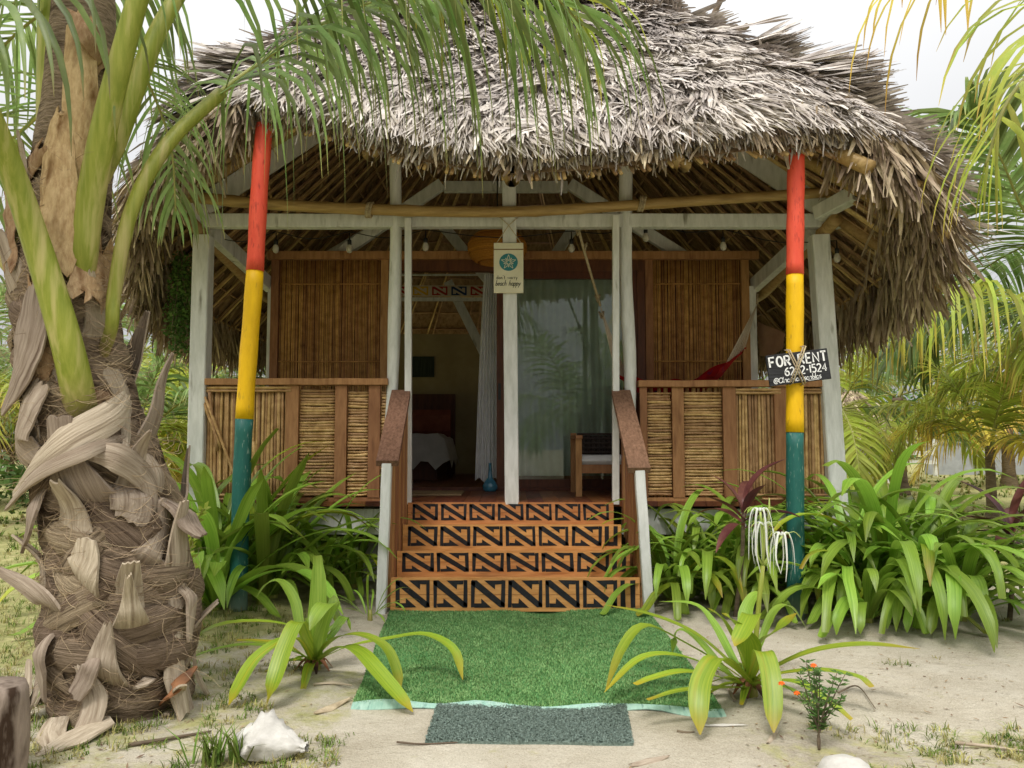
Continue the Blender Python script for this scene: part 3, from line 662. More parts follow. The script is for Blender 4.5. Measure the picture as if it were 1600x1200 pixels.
# ---------------------------------------------------------------- hand lettering as brush strokes
def arc(cx, cy, rx, ry, a0, a1, n=10): return [(cx+rx*math.cos(rad(a0+(a1-a0)*i/n)), cy+ry*math.sin(rad(a0+(a1-a0)*i/n))) for i in range(n+1)]
GL = {'F': (.55, [[(0,0),(0,1),(.55,1)],[(0,.52),(.45,.52)]]), 'O': (.62, [arc(.31,.5,.31,.5,90,450,18)]),
 'R': (.58, [[(0,0),(0,1)]+[(.25,1)]+arc(.28,.75,.28,.25,90,-90,8)+[(0,.5)],[(.25,.5),(.58,0)]]), 'E': (.5, [[(.5,1),(0,1),(0,0),(.5,0)],[(0,.52),(.42,.52)]]),
 'N': (.6, [[(0,0),(0,1),(.6,0),(.6,1)]]), 'T': (.6, [[(0,1),(.6,1)],[(.3,1),(.3,0)]]), '6': (.55, [[(.5,.95)]+arc(.5,.3,.5,.65,100,180,6)+arc(.27,.28,.27,.28,180,520,14)]),
 '2': (.55, [arc(.27,.72,.26,.27,160,-30,9)+[(0,0),(.55,0)]]), '0': (.55, [arc(.27,.5,.27,.5,90,450,18)]), '-': (.35, [[(.05,.45),(.3,.45)]]), '1': (.15, [[(.07,0),(.07,1)]]),
 '5': (.52, [[(.5,1),(.08,1),(.04,.58)]+arc(.24,.32,.28,.31,110,-140,10)]), '4': (.6, [[(.42,0),(.42,1),(0,.3),(.6,.3)]]), ' ': (.45, []),
 '@': (.9, [arc(.45,.4,.18,.2,0,360,10)+[(.65,.25)]+arc(.45,.4,.42,.46,-20,300,16)]), 'A': (.95, [arc(.34,.42,.34,.42,50,410,20),[(.74,.95),(.72,.4),(.76,.06),(.92,.06)]]),
 'a': (.5, [arc(.2,.25,.2,.25,40,360,10)+[(.4,.5),(.4,.08),(.52,0)]]), 'n': (.5, [[(0,0),(.05,.5),(.05,.1)]+arc(.22,.3,.16,.2,170,0,6)+[(.38,.05),(.5,0)]]),
 'i': (.25, [[(0,0),(.1,.5),(.1,.06),(.24,0)],[(.12,.7),(.14,.74)]]), 'm': (.75, [[(0,0),(.05,.5),(.05,0)]+arc(.19,.32,.13,.18,170,0,5)+[(.32,0)]+arc(.47,.32,.14,.18,170,0,5)+[(.61,.05),(.74,0)]]),
 'r': (.36, [[(0,0),(.06,.5),(.06,0)]+arc(.25,.28,.18,.22,160,60,5)]), 'e': (.42, [[(.02,.25),(.36,.28)]+arc(.2,.25,.17,.25,10,310,11)]), 's': (.38, [arc(.18,.37,.14,.13,40,270,7)+arc(.18,.12,.15,.13,90,-140,7)]),
 'b': (.42, [[(.02,1),(.02,0)]+arc(.2,.22,.18,.22,-150,150,10)]), 'l': (.22, [[(.08,1),(.06,.1),(.2,0)]]), 'u': (.48, [[(.02,.5)]+arc(.2,.18,.18,.18,180,360,7)+[(.38,.5),(.38,.06),(.5,0)]]),
 'o': (.44, [arc(.2,.25,.2,.25,0,360,12)]), 'd': (.48, [arc(.2,.25,.2,.25,40,330,10)+[(.4,.1),(.4,1)],[(.4,.1),(.46,0)]]), "'": (.15, [[(.06,1),(.04,.8)]]), 't': (.34, [[(.14,.85),(.14,.08),(.28,0)],[(0,.52),(.3,.52)]]),
 'w': (.62, [[(0,.5),(.13,0),(.28,.45),(.43,0),(.58,.5)]]), 'y': (.44, [[(0,.5),(.2,.05)],[(.42,.5),(.1,-.35)]]), 'c': (.4, [arc(.2,.25,.2,.25,50,310,10)]), 'h': (.48, [[(.03,1),(.03,0)]+arc(.2,.3,.17,.2,170,0,6)+[(.37,.05),(.48,0)]]),
 'p': (.46, [[(.03,.5),(.03,-.4)]+arc(.22,.25,.19,.25,150,-150,9)])}
def write(q, text, o, ux, uz, h, sw, n, mt=0, wx=1.0, gap=.14, slant=0):
    # strokes on the plane o + ux, uz, pushed along n
    x = 0; o = V(o)
    for ch in text:
        adv, sts = GL[ch]
        for st in sts:
            pts = [o+ux*((x+a*wx+slant*b)*h)+uz*(b*h) for a, b in st]
            q.sheet(pts, sw, n, 0, 2, mt, .5, 0, False)
        x += adv*wx+gap
    return x*h
# ---- for rent board
M_board = mat('black_board', S(36,36,38), S(62,62,64), 5, (1,8,12), .8, .4, 0, .2)
M_wht = mat('white_lettering', S(222,222,220), S(240,240,238), 20, (1,1,1), .8, 0, 0, .2)
ysg = yr-.075
tl, tr_, br, bl = P(1196,556,ysg), P(1291,544,ysg), P(1299,593,ysg), P(1203,604,ysg)
sg = thing('rent_sign', bl, 'tilted black board reading FOR RENT tied to the right striped pole', 'sign')
ux = (tr_-tl).normalized(); uz = ((tl-bl).normalized()); nn = V((0,-1,0)); uz = (uz-ux*uz.dot(ux)).normalized()
W_ = (tr_-tl).length; H_ = (tl-bl).length
q = MB(); cc = bl+ux*W_/2+uz*H_/2
q.beam(cc-ux*W_/2, cc+ux*W_/2, .018, H_, up=uz, ch=.1); q.build('board', M_board, sg)
q = MB(); of = nn*.0112; k = H_
write(q, 'FOR RENT', bl+ux*W_*.04+uz*H_*.60+of, ux, uz, H_*.31, .0115, nn, wx=.95, gap=.24)
write(q, '6202-1524', bl+ux*W_*.27+uz*H_*.28+of, ux, uz, H_*.25, .0085, nn, wx=.92, gap=.17)
write(q, '@Anaimarusanblas', bl+ux*W_*.06+uz*H_*.07+of, ux, uz, H_*.19, .0045, nn, wx=.95, gap=.03, slant=.15)
q.add([bl+ux*W_*.62+uz*H_*.03+of, bl+ux*W_*.80+uz*H_*.035+of, bl+ux*W_*.80+uz*H_*.05+of, bl+ux*W_*.62+uz*H_*.045+of], [(0,1,2,3)], 0)
q.build('lettering', M_wht, sg)
q = MB()
for a, b in (((1231,548),(1255,600)),((1234,547),(1259,598)),((1259,541),(1239,598)),((1255,542),(1235,597))):
    pa, pb = P(a[0],a[1],ysg-.016), P(b[0],b[1],ysg-.016); q.tube([pa+V((0,.06,.01)), pa, pa.lerp(pb,.5)+V((0,-.004,0)), pb, pb+V((0,.06,-.01))], .0045, 6)
q.build('tie_cord', M_rope, sg)
# ---- don't worry beach happy plaque
M_plq = mat('cream_plaque', S(206,200,172), S(222,216,190), 8, (1,1,1), .7, .1, 0, .2)
M_teal = mat('teal_print', S(30,96,116), S(70,140,140), 5, (1,1,1), .7, 0, 0, .2)
M_brn = mat('brown_print', S(110,84,44), S(130,102,60), 9, (1,1,1), .7, 0, 0, .2)
yp = 5.88
tl, tr_, bl = P(772,379.5,yp), P(818,379.5,yp), P(771.5,458,yp)
pq = thing('beach_plaque', bl, "cream plaque with teal sand dollar reading don't worry beach happy, hung on the centre post", 'sign')
W_ = (tr_-tl).length; H_ = (tl-bl).length; ux = V((1,0,0)); uz = V((0,0,1))
q = MB(); q.beam(bl+uz*H_/2, bl+uz*H_/2+ux*W_, .014, H_, up=uz, ch=.25); q.build('board', M_plq, pq)
q = MB(); of = V((0,-.0085,0))
q.sheet([bl+uz*H_*.865+of, bl+uz*H_*.865+ux*W_+of], .008, nn, 0, 2, 0); q.build('stripe', M_brn, pq)
cx = bl+ux*W_*.5+uz*H_*.61+of; r_ = W_*.315
q = MB(); q.add([cx+ux*(r_*math.cos(a))+uz*(r_*.95*math.sin(a)) for a in [i*math.pi/16 for i in range(32)]], [tuple(range(32))], 0)
dol = q.build('sand_dollar', M_teal, pq)
q = MB()
for i in range(5):
    a = rad(90+72*i); d = ux*math.cos(a)+uz*math.sin(a); s_ = ux*(-math.sin(a))+uz*math.cos(a); c2 = cx+nn*.0015
    q.sheet([c2+d*r_*.12, c2+d*r_*.45+s_*r_*.13, c2+d*r_*.82], .004, nn, 0, 2, 0); q.sheet([c2+d*r_*.12, c2+d*r_*.45-s_*r_*.13, c2+d*r_*.82], .004, nn, 0, 2, 0)
    a2 = a+rad(36); d = ux*math.cos(a2)+uz*math.sin(a2); q.sheet([c2+d*r_*.2, c2+d*r_*.55], .006, nn, 0, 2, 0)
q.build('sand_dollar_lines', M_plq, dol)
q = MB()
write(q, "don't worry", bl+ux*W_*.10+uz*H_*.275+of, ux, uz, H_*.075, .0035, nn, wx=.85, gap=.15)
write(q, "beach happy", bl+ux*W_*.06+uz*H_*.145+of, ux, uz, H_*.11, .0042, nn, wx=.75, gap=.06, slant=.25)
q.build('lettering', M_board, pq)
q = MB(); nail = P(795,348,yp+.02)
for p in ((775,380),(815,380)): q.tube([P(795+(p[0]-795)*-.85,337,yp+.02), P(795,352,yp), P(p[0],p[1]+1,yp-.002)], .003, 5)
q.build('cord', M_rope, pq)
# ---- woven pendant lantern behind it
M_ratt = mat('rattan', S(186,122,42), S(214,154,70), 60, (1,1,3), .6, .4, .25, .3, trans=.35)
c = P(777, 388, 6.9)
lan = thing('pendant_lantern', c, 'round woven rattan pendant lantern hanging behind the cream plaque', 'lamp')
q = MB(); prof = []
for i in range(15):
    a = rad(-52+i*112/14); prof.append((.262*math.cos(a)**.8, .165*math.sin(a)*1.0))
q.lathe(c, prof, 30); 
for i in range(13):
    r0, z0 = prof[i+1]; q.tube([(c.x+(r0+.002)*math.cos(a), c.y+(r0+.002)*math.sin(a), c.z+z0) for a in [k*math.pi/14 for k in range(29)]], .004, 4)
q.build('shade', M_ratt, lan)
q = MB(); q.lathe(c, [(.158,-.131),(.15,-.115),(.02,-.1)], 24); q.build('inner_rim', M_ratt, lan)
q = MB(); q.tube([c+V((0,0,.1)), c+V((0,0,.75))], .006, 6); q.build('cord', M_black, lan)
# ---- string of bulbs along the beam
sl_ = thing('string_lights', P(800,370,6.1), 'string of clear bulbs with black sockets hanging under the white beam', 'string lights')
M_bulb = bpy.data.materials.new('clear_bulb'); M_bulb.use_nodes = True
_b = M_bulb.node_tree.nodes['Principled BSDF']; _b.inputs['Base Color'].default_value = (.75,.7,.6,1); _b.inputs['Roughness'].default_value = .12; _b.inputs['Transmission Weight'].default_value = .5
bul = [(431,388,6.35),(546,388,6.35),(665,385,6.3),(893,387,6.3),(1009,370,6.25),(1130,384,6.3),(1308,402,5.95)]
q = MB(); prev = P(330,370,6.2)
for b in bul:
    p = P(b[0], b[1]-26, b[2]); m_ = prev.lerp(p,.5)+V((0,0,-.06)); q.tube(catmull([prev,m_,p],8), .004, 5); prev = p
q.build('cable', M_black, sl_)
for b in bul:
    c = P(*b); q = MB(); q.lathe(c, [(0,-.042),(.018,-.036),(.027,-.015),(.024,.01),(.014,.03)], 12)
    bo = q.build('bulb', M_bulb, sl_)
    q = MB(); q.lathe(c, [(.012,.026),(.017,.03),(.017,.065),(.006,.075),(.004,.13),(0,.13)], 10); q.build('socket', M_black, bo)
# ---- hammock slung across the porch
M_ham = mat('striped_hammock_cloth', S(150,20,26), S(178,34,36), 3, (1,1,1), .9, .1, .2, .1, c3=S(40,40,90), s3=9, t3=(.6,.68))
M_cord = mat('hammock_cord', S(190,176,154), S(214,202,182), 30, (1,1,1), .9, .2, .15, .1)
ha, hb = P(898,337,6.12), P(1183,475,7.0)
ham = thing('hammock', ha.lerp(hb,.5), 'red striped hammock with white cords slung across the porch', 'hammock')
ka = P(938,478,6.35)
q = MB(); q.tube([ha+V((0,0,.05)), ha, P(915,400,6.22), ka], .011, 7)
for p in (P(903,362,6.15), P(914,385,6.2), P(934,466,6.33), P(940,492,6.36)):
    q.tube([p+V((.03*math.cos(i*1.9)*(.5+.5*math.sin(i*3.1)), .02*math.sin(i*1.7), .028*math.cos(i*2.6))) for i in range(9)], .009, 6)
q.build('hanging_rope', M_rope, ham)
q = MB(); q.tube([hb+V((.02,.05,.1)), hb], .011, 7); q.build('hanging_rope', M_rope, ham)
ca, cb = P(972,590,6.6), P(1150,556,6.72)
for e_, f_, k_, z_ in ((ka, ca, .16, .05), (hb, cb, .30, .16)):
    q = MB()
    for i in range(18): u = i/17-.5; q.tube([e_, f_+V((u*k_,u*.5,u*z_))], .0022, 4)
    q.build('cords', M_cord, ham)

q = MB(); rows = []
NU, NVv = 24, 11
for i in range(NU+1):
    t_ = i/NU; c_ = ca.lerp(cb, t_)+V((0,0,-1.15*t_*(1-t_)))
    for j in range(NVv):
        u = j/(NVv-1)-.5; wd_ = .5+.55*math.sin(math.pi*t_)
        rows.append(c_+V((u*.34*t_**3+u*.16*(1-t_)**3,u*wd_,u*.2*t_**3+.30*u*u*math.sin(math.pi*t_)*4*.5+ .02*math.sin(u*40+i))))
q.add(rows, [(i*NVv+j, i*NVv+j+1, (i+1)*NVv+j+1, (i+1)*NVv+j) for i in range(NU) for j in range(NVv-1)], 0, .5, None, True)
q.build('cloth', M_ham, ham)
# ---- awning scrap at the right porch side: canvas sheet under the eave
M_canv = mat('tan_canvas', S(150,116,92), S(176,142,114), 4, (1,1,1), .9, .15, 0, .1)
q = MB(); a, b, c, d = P(1184,502,7.3), P(1228,522,6.9), P(1222,545,6.9), P(1186,556,7.3)
g = []
for i in range(7):
    for j in range(7):
        p = (a.lerp(b,i/6)).lerp(d.lerp(c,i/6), j/6); g.append(p+V((0,.02*math.sin(i*1.1+j*.8),-.03*math.sin(i/6*math.pi)*j/6)))
q.add(g, [(i*7+j, i*7+j+1, (i+1)*7+j+1, (i+1)*7+j) for i in range(6) for j in range(6)], 0, .5, None, True)
q.build('canvas_screen', M_canv, None, 'tan canvas scrap strung behind the right side of the porch', 'canvas')
# ---- low porch chair
M_weave = mat('dark_weave', S(36,30,28), S(70,58,52), 60, (1,1,1), .6, .5, .2, .3)
ch = thing('porch_chair', P(930,775,6.45), 'low wooden porch chair with dark woven back and white cushion behind the right handrail', 'chair')
x0, x1 = P(899,700,6.45).x, P(990,700,6.45).x
zs = P(930,722,6.45).z; ztp = P(930,680,6.45).z
for x, y in ((x0,6.42),(x1-.05,6.42),(x0,6.95),(x1-.05,6.95)):
    q = MB(); q.box((x,y,DZ),(x+.05,y+.05,ztp-.03 if y < 6.9 else ztp+.02)); q.build('leg', M_wood, ch)
for x in (x0,x1-.055):
    q = MB(); q.box((x,6.4,ztp-.029),(x+.055,6.94,ztp)); q.build('arm', M_wood, ch)
q = MB(); q.box((x0+.051,6.43,zs-.09),(x1-.051,6.46,zs-.02)); q.box((x0+.051,6.46,zs-.06),(x1-.051,6.95,zs-.03)); q.build('seat_frame', M_wood, ch)
q = MB(); q.box((x0+.05,6.90,zs-.01),(x1-.05,6.93,ztp+.0))
for i in range(9):
    q.tube([(x0+.06+i*.045,6.893,zs),(x0+.06+i*.045,6.893,ztp)], .012, 6)
    if i < 6: q.tube([(x0+.05,6.886,zs+.03+i*.04),(x1-.05,6.886,zs+.03+i*.04)], .011, 6)
q.build('backrest', M_weave, ch)
q = MB(); q.beam(((x0+x1)/2-.19,6.66,zs+.015),((x0+x1)/2+.19,6.66,zs+.015), .44, .075, ch=.4); q.build('cushion', M_cloth, ch)
# ---- bed in the bedroom
bd = thing('bed', P(655,745,9.2), 'bed with white sheet and red brown blanket inside the dark bedroom', 'bed')
bx0, bx1 = -2.0, P(700,700,9.2).x
q = MB(); q.box((bx0,8.9,DZ),(bx1-.1,10.3,DZ+.22)); q.build('base', M_darkw, bd)
M_sheet = mat('bed_sheet', S(170,166,164), S(192,188,186), 5, (1,1,1), .9, .2, 0, .1)
g = []; q = MB(); nx_, ny_ = 16, 12
for i in range(nx_+1):
    for j in range(ny_+1):
        x = lerp(bx0, bx1+.06, i/nx_); y = lerp(8.78, 10.3, j/ny_); z = DZ+.52
        e = min((bx1+.06-x)/.12, (y-8.78)/.12, 1); z -= (1-max(0,e))**1.5*(.34+.05*math.sin(i*1.9+j*1.3)); g.append((x, y, z+.012*math.sin(i*2.1)*math.cos(j*1.7)))
q.add(g, [(i*(ny_+1)+j, (i+1)*(ny_+1)+j, (i+1)*(ny_+1)+j+1, i*(ny_+1)+j+1) for i in range(nx_) for j in range(ny_)], 0, .5, None, True); q.build('sheet', M_sheet, bd)
M_blk = mat('red_brown_blanket', S(110,60,48), S(140,84,66), 6, (1,1,1), .9, .2, 0, .1)
q = MB()
for x in (-1.75,-1.05):
    q.beam((x-.28,9.9,DZ+.66),(x+.28,9.9,DZ+.66), .16, .34, ch=.45)
q.build('pillow', M_blk, bd)
q = MB(); q.box((bx0,10.32,DZ),(bx1,10.38,DZ+1.05)); q.build('headboard', M_darkw, bd)
# ---- curtains, banner, wall hanging, bottle, rug
def drape(name, xa, xb, xa2, xb2, y, z0, z1, folds, amp, m, label, hem=0):
    q = MB(); g = []; n, k = 60, 16
    for j in range(k+1):
        v = j/k
        for i in range(n+1):
            u = i/n; x = lerp(lerp(xa,xa2,v**.7), lerp(xb,xb2,v**.7), u)
            g.append((x, y+amp*math.sin(u*folds*6.283+.6*math.sin(v*3))*(1 if v > .03 else .6)+.01*math.sin(v*7+u*9), lerp(z1, z0+hem*math.sin(u*9)*.03, v)))
    q.add(g, [(j*(n+1)+i, j*(n+1)+i+1, (j+1)*(n+1)+i+1, (j+1)*(n+1)+i) for j in range(k) for i in range(n)], 0, .5, None, True)
    return q.build(name, m, None, label, 'curtain')
drape('curtain', P(757,430,7.36).x, P(776,430,7.36).x, P(742,748,7.36).x, P(778,748,7.36).x, 7.36, P(760,752,7.36).z, P(760,428,7.36).z, 6, .022, M_cloth, 'white cotton curtain gathered in the open doorway left of the centre post', 1)
M_sheer = mat('sheer_curtain', S(184,198,186), S(204,216,206), 6, (1,1,1), .9, .05, 0, .1, trans=.4)
drape('curtain', xd1-.1, xd2-.1, xd1-.1, xd2-.1, 7.42, DZ+.12, P(900,428,7.42).z, 9, .03, M_sheer, 'pale green curtain hanging straight behind the glass door pane')
bn = thing('patterned_banner', P(700,462,8.6), 'banner of red, yellow and blue stitched squares hung high inside the bedroom', 'banner')
yb_ = 8.6; q = MB(); z0, z1 = P(700,463,yb_).z, P(700,446,yb_).z; xs_ = P(612,455,yb_).x; sw = (z1-z0)*1.75
n_ = 11; q.box((xs_, yb_, z0), (xs_+n_*sw, yb_+.01, z1), 0)
M_bnW = mat('banner_cream', S(190,176,150), S(206,192,166), 9, (1,1,1), .9, 0, 0, .1)
M_bnR = mat('banner_red', S(150,44,34), S(170,58,44), 9, (1,1,1), .9, 0, 0, .1); M_bnY = mat('banner_yellow', S(200,156,44), S(214,170,60), 9, (1,1,1), .9, 0, 0, .1); M_bnB = mat('banner_blue', S(30,52,88), S(40,64,104), 9, (1,1,1), .9, 0, 0, .1)
for k in range(n_):
    mt = (1,2,1,3)[k % 4]; xx = xs_+k*sw+.1*sw
    for pl in motif: q.add([(xx+a*sw*.8, yb_-.002, z0+(z1-z0)*(.1+.8*b)) for a, b in pl], [tuple(range(len(pl)))], mt, .5)
q.build('cloth', [M_bnW, M_bnR, M_bnY, M_bnB], bn)
q = MB(); q.tube([(xs_-.1,yb_+.01,z1+.12),(xs_+n_*sw+.1,yb_+.01,z1+.12)], .012, 6); q.box((xs_-.1,yb_+.011,z0-.05),(xs_+n_*sw+.1,yb_+.03,z0-.01)); q.build('hanging_rail', M_white, bn)
M_wh = mat('dark_textile', S(34,42,40), S(74,80,70), 4, (30,1,1), .9, .1, 0, .1)
q = MB(); a, b = P(644,557,YB-.03), P(678,589,YB-.03); q.box((a.x,YB-.035,b.z),(b.x,YB-.003,a.z)); q.build('wall_hanging', M_wh, None, 'dark striped textile hung on the ochre back wall above the bed', 'wall hanging')
M_bot = bpy.data.materials.new('blue_glass'); M_bot.use_nodes = True; _b = M_bot.node_tree.nodes['Principled BSDF']
_b.inputs['Base Color'].default_value = (.05,.20,.30,1); _b.inputs['Roughness'].default_value = .08; _b.inputs['Transmission Weight'].default_value = .3
bp_ = P(766,766,7.12); q = MB(); q.lathe((bp_.x,7.06,DZ+.0), [(0,.0),(.055,.0),(.066,.02),(.068,.05),(.05,.085),(.022,.12),(.016,.18),(.013,.24),(.016,.25)], 20)
q.build('glass_bottle', M_bot, None, 'blue glass bottle with long neck standing at the foot of the white curtain', 'bottle')
M_rug = mat('beige_rug', S(120,100,74), S(146,124,94), 50, (1,1,1), .95, .4, 0, .05)
q = MB(); q.box((P(628,770,6.6).x,6.5,DZ+.002),(P(722,770,6.6).x,6.95,DZ+.014)); q.build('door_rug', M_rug, None, 'beige woven rug on the porch floor in front of the open doorway', 'rug')
# ---------------------------------------------------------------- palm fronds
def frond(name, path, parent, mats, n=70, llen=.8, lw=.03, droop=.9, spread=65, rr=(.03,.006), start=.18, seed=0, K=2, seg=5, label=None, lift=0, jit=.12, fwd=1.0, r_fl=.8, dens_end=1.0):
    rnd = random.Random(seed)
    c = catmull(path, 48); q = MB(); up0 = V((0,0,1))
    for side in (-1, 1):
        for k in range(n):
            u = start+(dens_end-start)*((k+rnd.random()*.6)/n)
            i = min(int(u*48), 47); p = c[i].lerp(c[i+1], u*48-i)
            d = (c[min(i+2,48)]-c[max(i-1,0)]).normalized()
            sd = d.cross(up0); sd = sd.normalized() if sd.length > .15 else V((1,0,0))
            nup = sd.cross(d).normalized()
            uu = (u-start)/(1-start)
            L_ = llen*(.55+.75*math.sin(math.pi*min(1,(uu*.85+.12)))**.8-.25*uu)*rnd.uniform(.85,1.1)
            an = rad(lerp(spread, 22, uu**1.6))
            v = (d*math.cos(an)*fwd+sd*(side*math.sin(an))+nup*(lift+rnd.gauss(0,jit))+V((rnd.gauss(0,jit),rnd.gauss(0,jit),0))*.5).normalized()
            pts = [p]; x = V(p); st = L_/seg; dr = droop*rnd.uniform(.75,1.25)
            for s_ in range(seg):
                x = x+v*st; pts.append(x.copy()); v = (v+V((0,0,-1))*(dr*(.55+.5*s_)/seg*1.5)).normalized()
            n0 = (nup+V((0,0,.3))).normalized() if abs(v.z) < .95 else nup
            q.sheet(pts, [lw*.55, lw, lw*.95, lw*.75, lw*.45, lw*.06], n0, .35 if K > 2 else 0, K, 0, rnd.random())
    o = q.build(name, mats[0], parent, label)
    r = MB(); r.tube(c, [lerp(rr[0], rr[1], (i/48)**.7) for i in range(49)], 8, flat=r_fl); r.build('stalk', mats[1], o)
    return o
def arch(base, az, el, L_, sag, n=7):
    x = V(base); pts = [x.copy()]; e = el
    for i in range(n):
        x = x+V((math.cos(az)*math.cos(e), math.sin(az)*math.cos(e), math.sin(e)))*(L_/n); pts.append(x.copy()); e -= sag/n*(.5+i/n)
    return pts
# ---------------------------------------------------------------- the big palm in front on the left
random.seed(31)
YP = 3.35
bp0 = P(185, 1085, YP)
palm = thing('coconut_palm', (bp0.x, YP, 0), 'large coconut palm with shaggy fibrous trunk standing in front of the hut on the left', 'palm tree')
axis_ctrl = [(190,1105,.25),(190,1050,.27),(192,960,.285),(188,880,.275),(174,800,.26),(153,720,.25),(130,640,.225),(112,560,.20),(105,470,.20),(104,380,.17),(112,280,.15),(122,160,.135),(130,40,.125),(138,-120,.11)]
AX = [(P(a,b,YP), r) for a, b, r in axis_ctrl]
axp = catmull([p for p, r in AX], 78); axr = [interp([r for p, r in AX], i/78) for i in range(79)]
def trunk_at(py):              # axis point and radius at a picture height
    zz = P(150, py, YP).z; b = min(range(79), key=lambda i: abs(axp[i].z-zz)); return axp[b], axr[b]
q = MB(); vs = []; N_ = 40
for i in range(79):
    for j in range(N_):
        a = 2*math.pi*j/N_; ring = .05*abs(math.sin(i*.52+.5*math.sin(a*2)))
        r = axr[i]*(1+ring+.10*mnoise.noise((math.cos(a)*2, math.sin(a)*2, i*.22))+.035*mnoise.noise((math.cos(a)*7, math.sin(a)*7, i*.7)))
        vs.append(axp[i]+V((math.cos(a)*r, math.sin(a)*r, 0)))
q.add(vs, [(i*N_+j, i*N_+(j+1) % N_, (i+1)*N_+(j+1) % N_, (i+1)*N_+j) for i in range(78) for j in range(N_)], 0, .5, None, True)
trunk = q.build('trunk', M_fibre, palm)
def on_trunk(px, py, out):     # a point on the camera side of the trunk, lifted 'out' off the bark
    c, r = trunk_at(py); x = P(px, py, YP-r*.7).x; dx = max(-.97, min(.97, (x-c.x)/r))
    y = c.y-math.sqrt(max(.03, 1-dx*dx))*(r+out*.7); p = P(px, py, y)
    n = V((dx*1.0, -math.sqrt(max(.05,1-dx*dx)), .15)).normalized(); return p+n*out*.5, n
def strap(parts, name, m, pts, widths, cup=.25, thick=.012, K=7, sub=18, ragged=.012, wave=0.0):
    raw = [on_trunk(a, b, o) for a, b, o in pts]
    c = catmull([p for p, n in raw], sub); nn_ = catmull([n for p, n in raw], sub)
    q = parts; q.sheet(c, [interp(widths, i/sub) for i in range(sub+1)], [n.normalized() for n in nn_], cup, K, 0, random.random(), thick, True, wave, None, ragged)
S2 = 385.0                     # px per metre there
def W(*a): return [x/S2*1.02 for x in a]
boots = [  # grey leaf bases: (points px,py,out), widths px from base to tip
 ([(150,820,-.10),(125,770,.05),(108,720,.08),(102,655,.12)], (120,78,46,34)),
 ([(205,1010,-.10),(205,970,.06),(203,935,.09),(201,902,.14)], (70,40,20,8)),
 ([(205,900,-.10),(232,870,.05),(243,840,.07),(243,785,.12)], (100,40,28,26)),
 ([(108,985,-.10),(88,945,.08),(66,915,.15),(36,892,.24)], (44,34,24,9)),
 ([(92,960,-.10),(82,1010,.11),(84,1050,.12),(90,1092,.11)], (40,38,30,6)),
 ([(150,990,-.10),(150,1030,.07),(140,1060,.08),(128,1085,.09)], (12,24,30,26)),
 ([(60,745,-.10),(66,790,.09),(62,830,.10),(52,862,.09)], (60,46,26,6)),
 ([(262,770,-.10),(275,795,.08),(283,820,.12),(292,838,.16)], (44,50,46,28)),
 ([(238,690,-.10),(240,740,.05),(236,790,.06),(232,820,.05)], (26,34,28,16)),
 ([(290,900,-.10),(293,930,.05),(292,960,.06),(290,1000,.05)], (40,26,18,8)),
 ([(200,740,-.10),(205,770,.05),(206,800,.05),(200,815,.04)], (40,64,60,40)),
 ([(255,880,-.10),(270,905,.04),(276,925,.05),(282,948,.04)], (70,60,50,44)),
 ([(250,1060,-.10),(256,1020,.04),(262,985,.05),(268,950,.06)], (90,56,34,12)),
 ([(165,1090,-.10),(160,1050,.05),(165,1010,.06),(172,975,.07)], (80,50,30,10)),
 ([(120,930,-.10),(125,900,.04),(135,870,.05),(138,840,.05)], (110,70,44,24)),
]
for pts, w in boots:
    q = MB(); strap(q, 'leaf_base', M_boot, pts, W(*w), .22, .012); q.build('leaf_base', M_boot, palm)
bands = [  # wraps of dry sheath across the trunk
 ([(30,770,.05),(70,735,.10),(120,690,.12),(170,650,.12),(190,622,.08)], (16,44,52,46,24)),
 ([(20,795,.06),(80,745,.13),(140,710,.14),(185,685,.09)], (8,20,22,10)),
 ([(130,705,.08),(180,718,.12),(215,752,.12),(232,800,.08)], (18,44,40,10)),
 ([(60,720,.05),(45,690,.09),(55,640,.08),(72,600,.06)], (40,60,50,30)),
 ([(20,640,.08),(40,590,.09),(55,530,.09),(60,450,.06)], (30,66,64,24)),
 ([(155,560,.06),(175,600,.08),(186,650,.09),(190,700,.08)], (50,40,26,10)),
]
for pts, w in bands:
    q = MB(); strap(q, 'dry_sheath', M_boot, pts, W(*w), .22, .008, 7, 22, .015, .02); q.build('dry_sheath', M_boot, palm)
sheaths = [  # burlap-like fibre cloth higher up
 ([(20,430,.06),(22,360,.07),(30,290,.06),(70,232,.05)], (60,92,84,40)),
 ([(130,470,.10),(140,440,.12),(152,410,.12),(160,392,.10)], (60,72,74,60)),
 ([(98,420,.05),(95,330,.06),(92,230,.05),(105,170,.04)], (56,60,50,30)),
 ([(128,420,.03),(126,300,.05),(126,160,.05),(125,30,.03)], (50,50,52,40)),
 ([(118,28,.06),(140,60,.09),(158,95,.08),(160,115,.06)], (20,46,52,30)),
 ([(168,640,.03),(160,560,.06),(160,500,.06),(160,440,.05)], (40,52,52,44)),
 ([(55,610,.03),(60,560,.05),(62,500,.05),(58,430,.04)], (44,60,50,30)),
]
for pts, w in sheaths:
    q = MB(); strap(q, 'fibre_sheath', M_sheath, pts, W(*w), .35, .004, 9, 20, .05, .06); q.build('fibre_sheath', M_sheath, palm)
